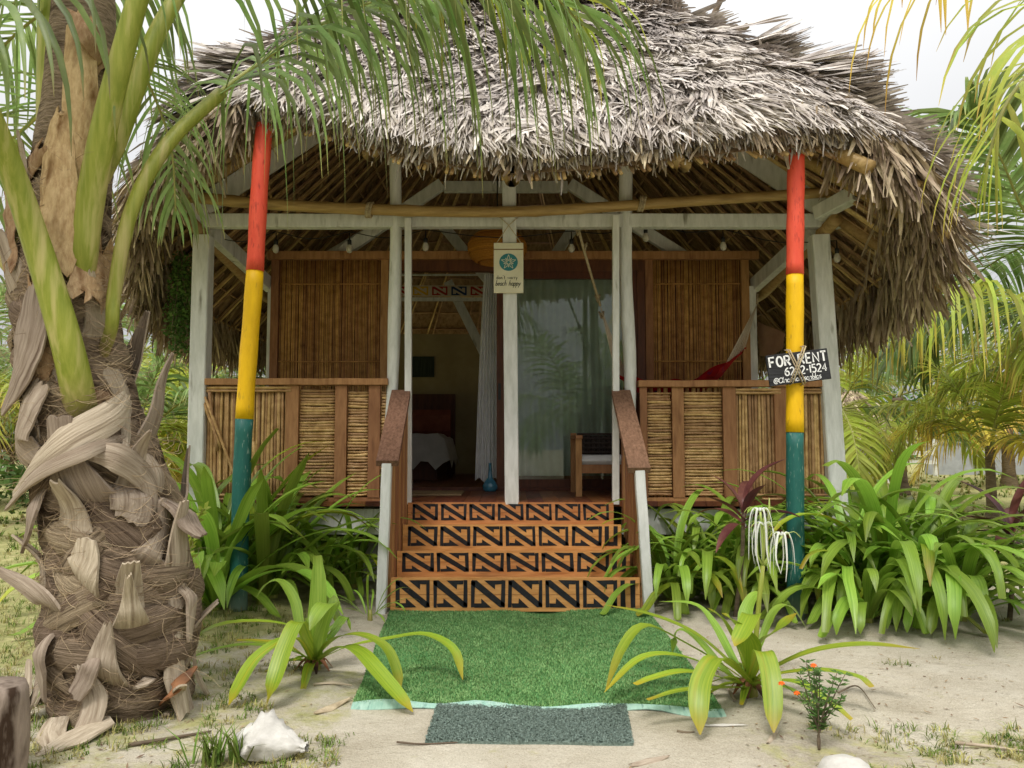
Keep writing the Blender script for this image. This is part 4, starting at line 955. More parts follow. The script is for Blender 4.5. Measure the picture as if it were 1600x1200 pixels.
# old leaf bases all the way round, in a spiral
for k in range(26):
    z = .05+k*.077; ang = k*2.4+.3; b = min(range(79), key=lambda i: abs(axp[i].z-z)); c_, r_ = axp[b], axr[b]
    n = V((math.cos(ang), math.sin(ang), 0)); L_ = random.uniform(.28,.46); w0 = random.uniform(.16,.30); tw = random.gauss(0,.18); t_ = V((-n.y,n.x,0))*tw
    pts = [c_+n*(r_*.78)-V((0,0,.04)), c_+n*(r_*1.05)+V((0,0,L_*.35))+t_*L_*.3, c_+n*(r_*1.10)+V((0,0,L_*.7))+t_*L_*.7, c_+n*(r_*1.10+random.choice((.01,.02,.03,.09)))+V((0,0,L_))+t_*L_]
    q = MB(); q.sheet(catmull(pts, 12), [w0, w0*.62, w0*.36, w0*random.uniform(.08,.22)], n, .25, 7, 0, random.random(), .008, True, .0, None, .012); q.build('leaf_base', M_boot, palm)
for k in range(44):            # ragged mats of fibre between the leaf bases
    z = random.uniform(.08, 1.75); a0 = random.uniform(math.pi*.95, math.pi*2.0); da = random.uniform(.7,1.3)*random.choice((-1,1)); tl_ = random.gauss(0,.16); pts = []; ns_ = []
    for i in range(8):
        u = i/7; zz = z+tl_*u; b = min(range(79), key=lambda i_: abs(axp[i_].z-zz)); r_ = axr[b]*(1.06+.09*math.sin(u*3.14)); a = a0+da*u; n = V((math.cos(a), math.sin(a), .05)); pts.append(V((axp[b].x, axp[b].y, zz))+V((n.x*r_, n.y*r_, 0))); ns_.append(n)
    q = MB(); q.sheet(pts, [.03,.08,.12,.14,.12,.07,.02], ns_, .35, 9, 0, random.random(), .004, True, .05, None, .03); q.build('fibre_mat', M_fmat, palm)
for k in range(9):
    ang = math.pi*(1.0+k/8*1.05)+random.gauss(0,.1); n = V((math.cos(ang), math.sin(ang), 0)); t_ = V((-n.y,n.x,0)); c_ = V((bp0.x, YP, 0)); r0_ = random.uniform(.24,.30); L_ = random.uniform(.15,.34); up = random.random() < .55
    if up: pts = [c_+n*(r0_+.10)+V((0,0,.0)), c_+n*(r0_+.05)+V((0,0,L_*.5))+t_*random.gauss(0,.03), c_+n*(r0_+.03)+V((0,0,L_))+t_*random.gauss(0,.06)]; nn_ = n
    else: a_ = n*.6+t_*random.choice((-1,1))*.8; pts = [c_+n*(r0_+.02)+V((0,0,.05)), c_+n*(r0_+.06)+a_*L_*.5+V((0,0,.04)), c_+n*(r0_+.06)+a_*L_+V((0,0,.012))]; nn_ = V((0,-.3,1))
    w0 = random.uniform(.05,.12); q = MB(); q.sheet(catmull(pts, 10), [w0*random.uniform(.5,1), w0, w0*random.uniform(.2,.6)], nn_, .3, 5, 0, random.random(), .008, True, .0, None, .015); q.build('leaf_base', M_boot, palm)
q = MB()                       # woven fibre strands wrapping round the trunk
for k in range(1000):
    z = random.uniform(.03, 2.2); a0 = random.uniform(math.pi*.9, math.pi*1.9); da = random.uniform(.25,.9)*random.choice((-1,1)); sl_z = random.gauss(0,.06); pts = []
    lf_ = random.uniform(1.01, 1.10)
    for i in range(7):
        u = i/6; zz = z+sl_z*u-.03*math.sin(u*3.14); b = max(0,min(78,int(round((zz-axp[0].z)/(axp[-1].z-axp[0].z)*78)))); a = a0+da*u
        r_ = axr[b]*(lf_+.05*math.sin(u*3.14)); pts.append(V((axp[b].x+math.cos(a)*r_, axp[b].y+math.sin(a)*r_, zz)))
    q.tube(pts, [.0006,.0013,.0007], 3, 0, None, False, caps=False)
q.build('woven_fibres', M_hair, trunk)
q = MB()                       # loose hairs
for k in range(800):
    py = random.uniform(240, 1080); c_, r_ = trunk_at(py); a = random.uniform(math.pi*1.0, math.pi*2.0)
    p = c_+V((math.cos(a)*r_*1.05, math.sin(a)*r_*1.05, 0)); v = V((math.cos(a)*.5+random.gauss(0,.7), math.sin(a)*.6+random.gauss(0,.4), random.gauss(-.1,.6))).normalized()
    pts = [p]; L_ = random.uniform(.05,.2)
    for s_ in range(5): p = p+v*L_/5; pts.append(p); v = (v+V((random.gauss(0,.25),random.gauss(0,.2),random.gauss(-.12,.2)))+V((math.cos(a),math.sin(a),0))*-.05).normalized()
    q.tube(pts, [.001,.0008,.0004], 3, 0, None, False, caps=False)
q.build('loose_fibres', M_hair, trunk)
# stalks of the living fronds, thick and smooth, with their leaflets further out
def bigstalk(pts, radii, path_leaf, seed, n, llen, droop, spread=62, lw=.030, mats=None, start=.02, r0=.02, K=3, fwd=1.0, jit=.14, lift=0, rf=.75):
    c = catmull([P(*p) for p in pts], 40); q = MB()
    q.tube(c, [interp([r/S2 for r in radii], i/40) for i in range(41)], 16, flat=rf, ref=(0,-1,0)); st = q.build('frond_stalk', M_stalk, palm)
    if path_leaf: frond('frond', [P(*p) for p in path_leaf], palm, mats or [M_palm, M_rachis], n, llen, lw, droop, spread, (r0,.005), start, seed, K, 6, jit=jit, fwd=fwd, lift=lift)
bigstalk([(132,690,3.3),(124,625,3.13),(100,520,3.05),(52,365,3.0),(8,240,2.92),(-60,80,2.75),(-110,-60,2.5)], (24,27,25,22,20,18,16), None, 1, 0, 0, 0)
bigstalk([(112,540,3.45),(124,450,3.24),(129,400,3.19),(140,320,3.18),(165,190,3.15),(212,10,3.12),(260,-140,3.1)], (16,22,25,24,22,18,16),
         [(260,-140,3.1),(330,-190,3.0),(430,-190,2.95),(560,-160,2.95),(700,-110,3.0),(830,-40,3.05),(910,40,3.1)], 4, 38, 1.12, 1.9, 66, .032, start=.0, jit=.16)
bigstalk([(140,600,3.4),(172,520,3.2),(179,455,3.2),(205,330,3.22),(262,225,3.3),(345,145,3.45)], (9,11,12,13,14,13),
         [(335,152,3.44),(390,110,3.55),(460,60,3.65),(540,20,3.75),(640,-20,3.85)], 5, 32, .95, 1.9, 74, .028, start=.0, jit=.16)
bigstalk([(120,360,3.4),(178,230,3.36),(225,100,3.38),(262,20,3.42),(330,-90,3.5)], (12,18,17,15,13),
         [(300,-50,3.46),(400,-110,3.5),(520,-120,3.55),(640,-90,3.6),(760,-20,3.7),(820,60,3.8)], 6, 24, 1.05, 1.9, 66, .028, start=.0, jit=.16)
bigstalk([(85,600,3.3),(72,480,3.3),(35,350,3.3),(20,220,3.25)], (30,26,22,16), None, 7, 0, 0, 0)
bigstalk([(80,220,3.4),(78,120,3.4),(80,0,3.4),(85,-150,3.4)], (24,22,22,20), None, 8, 0, 0, 0)
bigstalk([(150,40,3.5),(152,-10,3.5),(158,-100,3.5)], (24,22,20), None, 8, 0, 0, 0)
bigstalk([(36,520,3.5),(28,440,3.5),(2,400,3.5),(-40,330,3.5)], (16,14,12,10), None, 9, 0, 0, 0)
# fronds crossing the top left corner
frond('frond', [P(60,-190,3.2),P(35,-90,3.0),P(0,-20,2.8),P(-60,60,2.6)], palm, [M_palm, M_rachis], 14, .7, .028, 1.6, 70, (.02,.006), .0, 14, 3, 6, jit=.3)
frond('frond', [P(150,-260,3.3),P(70,-160,3.1),P(-30,-40,3.0),P(-130,140,2.9)], palm, [M_palm, M_rachis], 22, .85, .024, 1.4, 70, (.02,.006), .0, 15, 3, 6, jit=.3)
frond('frond', [P(230,-100,4.1),P(150,-30,4.3),P(40,40,4.5),P(-80,160,4.6)], palm, [M_palm, M_rachis], 60, .8, .026, 1.2, 70, (.02,.006), .0, 16, 2, 6, jit=.25)
frond('frond', [P(120,120,4.0),P(60,180,4.3),P(-20,260,4.6),P(-100,380,4.8)], palm, [M_palm, M_rachis], 40, .7, .024, 1.2, 70, (.018,.006), .05, 17, 2, 6, jit=.25)
frond('frond', [P(160,60,4.1),P(220,110,4.4),P(265,220,4.6),P(275,330,4.7)], palm, [M_palm, M_rachis], 34, .55, .022, 1.2, 70, (.014,.005), .1, 18, 2, 6, jit=.25)
frond('frond', [P(560,-150,3.3),P(680,-110,3.4),P(790,-60,3.5),P(885,0,3.6),P(905,40,3.62)], palm, [M_palmy, M_rachis], 22, .62, .020, 1.6, 66, (.012,.004), .0, 19, 2, 6, jit=.25)
# ---------------------------------------------------------------- the palm just outside the frame on the right, fronds hanging in
rp = thing('coconut_palm', (4.4, 4.3, 0), 'yellowing coconut palm at the right edge whose fronds hang into the top corner', 'palm tree')
q = MB(); q.tube([(4.4,4.3,-.05),(4.35,4.3,1.2),(4.25,4.25,2.6),(4.1,4.2,3.8)], [.2,.15,.13,.11], 14); q.build('trunk', M_bark, rp)
frond('frond', [V((4.1,4.2,3.9)),P(1700,-160,3.6),P(1600,-150,3.2),P(1500,-90,3.0),P(1430,-50,2.9)], rp, [M_palmo, M_rachis], 11, .66, .028, 1.7, 66, (.025,.006), .3, 41, 3, 6, jit=.2)
frond('frond', [V((4.1,4.2,3.8)),P(1720,-60,3.0),P(1660,0,2.6),P(1610,70,2.35)], rp, [M_palmy, M_rachis], 12, .5, .026, 1.1, 66, (.02,.006), .3, 42, 3, 6, jit=.25)
frond('frond', [V((4.1,4.2,3.7)),P(1740,20,3.2),P(1670,60,3.0),P(1580,150,2.9),P(1540,260,2.9)], rp, [M_palmy, M_rachis], 16, .5, .024, 1.2, 70, (.02,.006), .4, 43, 3, 6, jit=.25)
# ---------------------------------------------------------------- palms standing further back
def bgpalm(base, h, nf, fl, seed, mats, label, lean=(0,0), lw=.045, n=44, trunk_r=.12, elr=(-.3,1.25), sag=1.5, group='palms growing behind the hut', skirt=0, name='coconut_palm', az=None, droop=.9):
    rnd = random.Random(seed); base = V(base)
    o = thing(name, base, label, 'palm tree', group)
    top = base+V((lean[0], lean[1], h)); q = MB()
    pts = [base-V((0,0,.1)), base.lerp(top,.35)+V((lean[0]*-.1,0,0)), base.lerp(top,.7), top]
    c = catmull(pts, 26); q.tube(c, [trunk_r*(1.5-.5*min(1,i/5)-.25*i/26)*(1+.05*(i % 2)) for i in range(27)], 12); q.build('trunk', M_bark, o)
    for k in range(nf):
        a = az[k] if az else k*2.4+rnd.uniform(-.3,.3); el = lerp(elr[1], elr[0], (k/nf)**.9)+rnd.uniform(-.12,.12); m = mats[min(len(mats)-1, int(k/nf*len(mats)))]
        p = arch(top+V((math.cos(a)*.05, math.sin(a)*.05, rnd.uniform(-.1,.1))), a, el, fl*rnd.uniform(.85,1.12), sag*rnd.uniform(.8,1.2))
        frond('frond', p, o, [m, M_rachis], n, fl*.30, lw, droop, 62, (.022,.005), .16, seed*100+k, 2, 4, jit=.15)
    for k in range(skirt):
        a = rnd.uniform(0,6.28); p = arch(top-V((0,0,.15)), a, -.7, fl*.7, .9)
        frond('dead_frond', p, o, [M_palmd, M_bark], int(n*.7), fl*.22, lw*.8, 1.3, 55, (.02,.005), .2, seed*100+50+k, 2, 4, jit=.2)
    return o
GR = [M_palm]; YG = [M_palm, M_palmy]; YY = [M_palmy, M_palmy, M_palmo]
# right side
rpb = bgpalm((7.1, 9.2, 0), 3.6, 8, 3.1, 51, [M_palm], 'tall green palm with wide feathery fronds beyond the right eave', (-.3,0), .05, 70, .15, (-.45,1.2), 1.4)
bgpalm((7.6, 10.6, 0), 2.3, 10, 3.2, 52, [M_palm, M_palmy], 'palm with long drooping yellow-edged leaflets right of the hut', (0,0), .05, 70, .14, (-.1,.9), 1.5, droop=1.5)
bgpalm(G(1545,812)+V((.05,0,0)), 1.0, 9, 1.7, 53, [M_palmy, M_palmy, M_palmo], 'small bright yellow-green palm by the right edge of the frame', (0,0), .04, 40, .07, (.1,1.35), 1.2)
bgpalm((5.6, 13.6, 0), 1.7, 8, 2.2, 54, [M_palmy, M_palm, M_palmy], 'bushy palm with yellow-green lower fronds just right of the corner post', (0,0), .05, 50, .13, (-.5,1.3), 1.3)
bgpalm((7.6, 15.5, 0), 1.9, 9, 2.5, 55, [M_palm, M_palmy], 'upright palm with dark inner fronds behind the lilies', (0,0), .05, 50, .13, (-.5,1.35), 1.3)
bgpalm((11.3, 18, 0), 1.8, 11, 2.7, 56, [M_palmy, M_palmo], 'golden palm with thin grey trunk in front of the grey wall', (0,0), .06, 36, .14, (-.6,1.2), 1.3)
bgpalm((13.2, 18.8, 0), 2.0, 11, 2.6, 57, [M_palmy, M_palmo], 'second golden palm in front of the grey wall, twin trunks apart', (.2,0), .06, 36, .14, (-.6,1.2), 1.3)
bgpalm((9.6, 22, 0), 2.6, 8, 2.8, 58, [M_palm, M_palmy], 'mid green palm far behind beside the white cottage', (0,0), .07, 36, .15, (-.5,1.2), 1.3)
bgpalm((17, 24, 0), 4.2, 12, 3.6, 59, [M_palm], 'dark green palm in the far right distance', (0,0), .08, 36, .17, (-.4,1.2), 1.3)
frond('frond', [P(1709,352,9.2),P(1650,390,8.6),P(1600,330,8.2),P(1560,240,8.0),P(1515,180,7.9),P(1482,190,7.8)], rpb, [M_palm, M_rachis], 74, 1.05, .05, .7, 66, (.025,.006), .12, 511, 2, 5, jit=.1)
frond('frond', [P(1709,352,9.2),P(1660,470,8.4),P(1570,462,7.9),P(1480,452,7.7),P(1400,470,7.6),P(1345,520,7.6)], rpb, [M_palmy, M_rachis], 60, 1.15, .045, 1.9, 66, (.025,.006), .12, 512, 2, 6, jit=.15)
# left side
bgpalm((-4.7, 9.8, 0), 1.1, 12, 2.3, 61, [M_palm, M_palmy], 'low palm with bright green fronds seen under the left eave', (0,0), .045, 56, .12, (-.2,1.35), 1.3)
bgpalm((-5.4, 12.8, 0), 1.3, 12, 2.4, 62, [M_palmy, M_palmy, M_palmo], 'yellow-green palm behind the low left palm', (0,0), .05, 50, .12, (-.5,1.3), 1.3)
bgpalm((-9.3, 13.0, 0), 2.1, 12, 2.6, 63, [M_palm, M_palmy], 'old palm with a skirt of dead fronds at the left edge', (0,0), .05, 50, .2, (-.5,1.2), 1.4, skirt=9)
bgpalm((-9.0, 19, 0), 3.2, 12, 3.2, 64, [M_palm, M_palmy], 'tall palm far behind the shaggy front trunk', (0,0), .07, 40, .16, (-.5,1.2), 1.4)
bgpalm((-12.5, 21, 0), 3.4, 12, 3.2, 65, [M_palm], 'tall green palm in the far left distance', (0,0), .07, 40, .16, (-.5,1.2), 1.4)
# palms behind the viewer: they shade the sand and show in the glass door
for k, (x, y, h) in enumerate(((1.6,-6.5,1.9),(3.6,-7.5,2.8),(-3.5,-9,3.2))):
    bgpalm((x,y,0), h, 10, 3.0, 70+k, [M_palm], ('low palm facing the glass door','tall palm facing the glass door','palm on the sand facing the left railing')[k], (0,0), .06, 34, .15, (-.4,1.2), 1.4, group='palms on the beach facing the hut')
# ---------------------------------------------------------------- far trees and shrubs closing the view
M_bush = mat('broad_leaf', S(58,84,38), S(104,128,62), 3, (1,1,1), .55, .05, .55, .3, trans=.25)
M_twig = mat('twig_bark', S(92,80,66), S(128,114,96), 9, (1,1,4), .9, .3, .2, .1)
def bush(name, base, w, h, n, leaf, label, cat='shrub', group='trees beyond the garden', seed=0, trunk=.12, m=None, y0=.25):
    rnd = random.Random(seed); base = V(base); o = thing(name, base, label, cat, group)
    q = MB()
    tips = []
    for k in range(7):
        a = rnd.uniform(0,6.28); e = V((math.cos(a)*w*.32*rnd.random(), math.sin(a)*w*.3*rnd.random(), h*rnd.uniform(.5,.85)))
        q.tube(catmull([base+V((rnd.gauss(0,w*.03),0,-.05)), base+e*.45+V((0,0,h*.05)), base+e], 8), [trunk*.7, trunk*.4, trunk*.12], 6); tips.append(base+e)
    q.build('trunk', M_twig, o)
    q = MB(); cl = [(base+V((rnd.gauss(0,w*.25), rnd.gauss(0,w*.2), h*rnd.uniform(y0,.95))), rnd.uniform(.14,.28)*w) for _ in range(26)]
    for k in range(n):
        c, r = rnd.choice(cl); d = V((rnd.gauss(0,1),rnd.gauss(0,1),rnd.gauss(0,.8))).normalized()*(r*rnd.random()**.4); p = c+d
        if p.z < base.z+.02: continue
        a = rnd.uniform(0,6.28); v = V((math.cos(a),math.sin(a),rnd.uniform(-.9,.4))).normalized(); s_ = v.cross(V((rnd.gauss(0,1),rnd.gauss(0,1),1))).normalized()
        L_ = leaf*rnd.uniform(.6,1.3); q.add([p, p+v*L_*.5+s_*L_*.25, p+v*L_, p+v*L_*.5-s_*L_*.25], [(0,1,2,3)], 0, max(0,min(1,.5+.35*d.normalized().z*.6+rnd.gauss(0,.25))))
    q.build('crown', m or M_bush, o); return o
k = 0
for x, y, w, h in ((-26,38,10,5.5),(-17,42,10,6.5),(-9,44,9,5),(16,40,10,6),(25,42,12,6.5),(34,44,11,6.5),(7,42,8,5),(-34,40,11,6.0),(43,46,12,7),(22,30,6,3.0),(30,33,8,3.4)):
    bush('broadleaf_tree', (x,y,0), w, h*(.5 if x > 0 else .6), 2600, .42, ['dense broadleaf tree on the left horizon','rounded broadleaf tree behind the left palms','broadleaf tree low behind the left eave','broadleaf tree behind the white cottage','wide broadleaf tree behind the grey wall','broadleaf tree at the far right horizon','broadleaf tree hidden behind the hut','broadleaf tree at the far left edge','tall broadleaf tree past the right edge','low rounded tree over the grey wall','second low tree over the grey wall'][k], 'tree', seed=200+k); k += 1
bush('low_shrub', (-6.0,10.6,0), 1.6, .75, 1500, .13, 'low leafy shrub on the lawn under the left palm fronds', seed=230, trunk=.03, group='shrubs on the lawn')
if 0: bush('low_shrub', (8.6,15.5,0), 2.2, .8, 1700, .13, 'low pale green shrub on the lawn right of the lilies', seed=231, trunk=.03, m=M_palmy, group='shrubs on the lawn')
# white cottage, grey wall, white fence and post in the distance
M_cot = mat('white_board', S(206,206,202), S(228,228,224), 4, (1,1,6), .7, .2, 0, .2)
M_gw = mat('grey_render', S(150,152,156), S(176,178,180), 3, (1,1,1), .9, .1, 0, .1)
cot = thing('beach_cottage', (8.6, 20, 0), 'small white cottage with dark thatch roof far behind the right lilies', 'house')
q = MB(); q.box((7.4,20,.2),(9.6,22,1.15)); q.build('wall', M_cot, cot)
q = MB()
for z in (.42,.62,.82,1.0): q.box((7.38,19.97,z),(9.62,19.995,z+.035))
q.build('cladding', M_gw, cot)
q = MB(); q.add([(7.0,19.4,1.2),(10.0,19.4,1.2),(10.0,22.5,1.2),(7.0,22.5,1.2),(8.0,20.9,2.5),(9.0,20.9,2.5)], [(0,1,5,4),(1,2,5),(2,3,4,5),(3,0,4)], 0)
for k in range(900):
    f = random.random(); s_ = random.random(); p = V((lerp(7.0,10,f), 19.4, 1.2)).lerp(V((lerp(8,9,f), 20.9, 2.5)), s_)
    blade(q, p, V((random.gauss(0,.15),-.75,-.65)).normalized(), V((1,0,0)), V((0,-.65,.75)), .35, .07, .04, random.gauss(0,.4))
q.build('roof', M_fringe, cot)
for x in (7.35,8.3,9.3): 
    q = MB(); q.beam((x,19.6,-.05),(x,19.6,1.2),.09,.09,up=(0,1,0)); q.build('post', M_cot, cot)
q = MB(); q.box((12.6,24,0),(34,24.15,.95)); q.box((12.5,23.95,.951),(34.1,24.2,1.0)); q.build('garden_wall', M_gw, None, 'long low grey rendered wall far behind the golden palms', 'wall')
fe = thing('board_fence', (5.0,23,0), 'low white rail fence on the lawn behind the corner post', 'fence')
for z in (.35,.62,.9):
    q = MB(); q.box((4.4,23,z),(12.4,23.03,z+.11)); q.build('rail', M_cot, fe)
for k in range(7):
    q = MB(); q.box((4.5+k*1.3,23.031,-.05),(4.6+k*1.3,23.12,1.08)); q.build('post', M_cot, fe)
q = MB(); q.beam(G(3,742)+V((0,0,-.05)), G(3,742)+V((0,0,.75)), .2, .2, up=(0,1,0)); q.build('bollard', M_cot, None, 'short white post on the lawn at the left edge', 'bollard')
# ---------------------------------------------------------------- lilies
def lilyleaf(q, pts, w, var=None, mat=0, blunt=False, sub=14, fold=.22, prof=None):
    c = catmull(pts, sub); ns = []
    for i in range(sub+1):
        d = (c[min(i+1,sub)]-c[max(i-1,0)]).normalized(); s_ = d.cross(V((0,0,1)))
        if s_.length < .25: s_ = d.cross(V((0,-1,.05)))
        nrm = s_.cross(d).normalized(); 
        if ns and nrm.dot(ns[-1]) < 0: nrm = -nrm
        ns.append(nrm)
    pr = prof or ([.62,.8,.95,1,1,.95,.85,.6,.5] if blunt else [.30,.5,.74,.92,1,1,.97,.8,.06])
    q.sheet(c, [w*interp(pr, i/sub) for i in range(sub+1)], ns, -fold, 5, mat, var)
def stalkbase(q, b, r, h): q.tube([b-V((0,0,.05)), b+V((0,0,h*.5)), b+V((0,0,h))], [r, r*.85, r*.6], 10)
def lily(base, n, lmin, lmax, seed, label, wd=.075, el=(35,85), droop=(1.2,2.4), group='spider lilies beside the hut', az=None, m=None, cat='plant'):
    rnd = random.Random(seed); base = V(base); o = thing('spider_lily', base, label, cat, group); q = MB()
    for k in range(n):
        a = (rnd.uniform(*az) if az else k*2.399+rnd.uniform(-.4,.4)); e = rad(lerp(el[1], el[0], (k/n)**.8)+rnd.uniform(-8,8)); L_ = rnd.uniform(lmin, lmax)
        dr = rnd.uniform(*droop); x = base+V((math.cos(a)*.04, math.sin(a)*.04, .03)); pts = [x.copy()]; ns = 8
        for i in range(ns):
            x = x+V((math.cos(a)*math.cos(e), math.sin(a)*math.cos(e), math.sin(e)))*(L_/ns)
            if x.z < .02+base.z: x.z = .02+base.z+rnd.uniform(0,.02)
            pts.append(x.copy()); e = max(-1.5, e-dr/ns*(.35+1.5*(i/ns)**1.3)); a += rnd.gauss(0,.05)
        lilyleaf(q, pts, wd*rnd.uniform(.75,1.15), max(0,min(1,rnd.gauss(.5,.28))), 1 if rnd.random() < .07 else 0, rnd.random() < .12, 16, rnd.uniform(.12,.4))
    q.build('leaves', m or [M_leaf, M_leafy], o)
    k_ = min(1, lmax/1.0); q = MB(); stalkbase(q, base, .042*k_, .14*k_); q.build('stem', M_stalk, o); return o
rbase = [(1050,940,38,.6,1.0,'spider lily pressed against the right newel post',.055),(1115,938,42,.7,1.1,'spider lily under the right railing left of the red cordyline',.06),
 (1180,942,42,.7,1.1,'spider lily just left of the right striped pole',.06),(1322,944,50,.85,1.35,'tall spider lily just right of the right striped pole',.072),
 (1390,950,56,.9,1.45,'largest spider lily with the highest leaves in the right bed',.078),(1452,956,50,.8,1.3,'spider lily at the right end of the bed with long trailing leaves',.075),
 (1250,935,40,.65,1.1,'spider lily directly behind the right striped pole',.062),(1085,918,30,.75,1.15,'spider lily against the cane panels beside the right newel post',.055),(1160,915,34,.8,1.2,'spider lily at the back under the right railing behind the red cordyline',.06),
 (1500,968,40,.7,1.1,'spider lily beside the red cordyline at the far right',.07),(1355,972,34,.5,.85,'low spider lily at the front of the right bed',.07),(1345,915,36,.9,1.35,'spider lily at the back of the right bed by the corner post',.075),(1430,915,36,.85,1.3,'spider lily at the back of the right bed over the lawn',.075)]
for k, (px, py, n, a, b, lab, w) in enumerate(rbase): lily(G(px,py), n, a, b, 300+k, lab, w, (30,90), (2.0,3.6))
lb = [(335,955,34,.95,1.45,'tall spider lily with broad upright leaves behind the left striped pole',.10),(284,948,30,.85,1.3,'spider lily between the shaggy palm trunk and the left pole',.09),
 (425,935,32,.8,1.25,'spider lily right of the left striped pole',.068),(500,925,32,.65,1.05,'spider lily with thin arching leaves under the left railing',.055),(552,918,26,.55,.9,'spider lily with thin leaves beside the left newel post',.045),
 (385,915,26,.95,1.35,'spider lily at the back against the left railing',.075)]
lily(G(338,948), 16, .9, 1.25, 361, 'spider lily with the tallest upright leaves left of the left striped pole', .10, (62,88), (.7,1.8))
lily(G(408,945), 14, .8, 1.15, 362, 'spider lily with upright leaves just right of the left striped pole', .085, (58,86), (.8,2.0))
for k, (px, py, n, a, b, lab, w) in enumerate(lb): lily(G(px,py), n, a, b, 330+k, lab, w, (28,88), (1.5,3.0))
lily(G(578,968), 12, .22, .42, 351, 'small young spider lily at the corner of the green turf', .016, (20,75), (1.2,2.4), None)
# two front plants with every leaf placed as seen
M_redsh = mat('red_brown_sheath', S(120,78,54), S(164,116,84), 8, (1,1,1), .8, .4, .2, .1, c3=S(66,50,44), s3=4, t3=(.5,.62))
def frontlily(base, leaves, label, stem):
    b = G(*base); o = thing('spider_lily', b, label, 'plant', 'spider lilies on the sand in front'); q = MB()
    for pts, w, mt, blunt in leaves:
        pp = [b+V((random.uniform(-.03,.03),random.uniform(-.03,.03),.03))]+[P(*p) for p in pts]
        for p in pp: p.z = max(p.z, .012)
        lilyleaf(q, pp, w*1.12, random.uniform(.35,.75), mt, blunt, 18, .2)
    for k in range(9):         # short inner and withered lower leaves
        a = k*2.4; e = rad(random.choice((75, 60, 30, 5))); L_ = random.uniform(.14,.30); d = V((math.cos(a)*math.cos(e), math.sin(a)*math.cos(e), math.sin(e))); p = b+V((0,0,.04))
        lilyleaf(q, [p, p+d*L_*.5, p+d*L_+V((0,0,-.25*L_))], random.uniform(.03,.05), random.random(), 1 if e > .8 else 0, random.random() < .4, 10, .3)
    q.build('leaves', [M_leafy, M_leaf], o)
    q = MB(); stalkbase(q, b, .036, .11); q.build('stem', M_stalk, o)
    q = MB()
    for k in range(8):
        a = k*.8+.3; p = b+V((math.cos(a)*.03, math.sin(a)*.03, .07)); d = V((math.cos(a),math.sin(a),0)); q.sheet([p, p+d*.03+V((0,0,-.02)), p+d*.06+V((0,0,-.062))], [.02,.03,.008], d+V((0,0,.6)), .3, 3, 0)
    q.build('withered_leaf', M_redsh, o, 'withered brown leaf scraps round the stem'); return o
b1 = (490,1048)
L1 = [([(478,990,3.7),(420,972,3.6),(340,978,3.5),(290,1015,3.45),(264,1075,3.4)],.052,0,False),
 ([(470,1000,3.65),(440,1002,3.5),(400,1030,3.4),(372,1075,3.33),(357,1118,3.3)],.072,0,False),
 ([(480,1000,3.6),(466,972,3.5),(446,1010,3.4),(428,1065,3.3),(417,1103,3.28)],.070,0,False),
 ([(492,985,3.72),(496,940,3.72),(497,900,3.73),(496,868,3.74)],.072,1,True),
 ([(500,1000,3.6),(512,960,3.55),(514,943,3.5),(500,955,3.42),(484,985,3.36)],.082,1,False),
 ([(520,1000,3.6),(560,992,3.5),(600,1010,3.45),(618,1045,3.42),(625,1082,3.4)],.060,0,False),
 ([(540,1012,3.7),(610,998,3.7),(665,992,3.68),(708,1015,3.6),(723,1062,3.55)],.058,0,False),
 ([(530,1012,3.55),(560,1018,3.45),(590,1050,3.35),(620,1085,3.27),(645,1117,3.22)],.076,0,False),
 ([(450,1010,3.75),(400,1003,3.72),(370,1001,3.7)],.06,0,True),
 ([(450,1015,3.8),(380,1008,3.85),(320,1020,3.85),(285,1037,3.85)],.05,1,False),
 ([(470,985,3.9),(460,940,3.95),(440,910,4.0),(418,912,4.0),(400,935,4.0)],.06,1,False),
 ([(515,1000,3.85),(530,975,3.9),(540,965,3.95),(548,985,3.95)],.05,1,False),
 ([(505,990,3.8),(520,950,3.85),(522,930,3.9)],.05,1,False)]
frontlily(b1, L1, 'spider lily with curved yellow-green leaves on the sand left of the turf', 0)
b2 = (1172,1085)
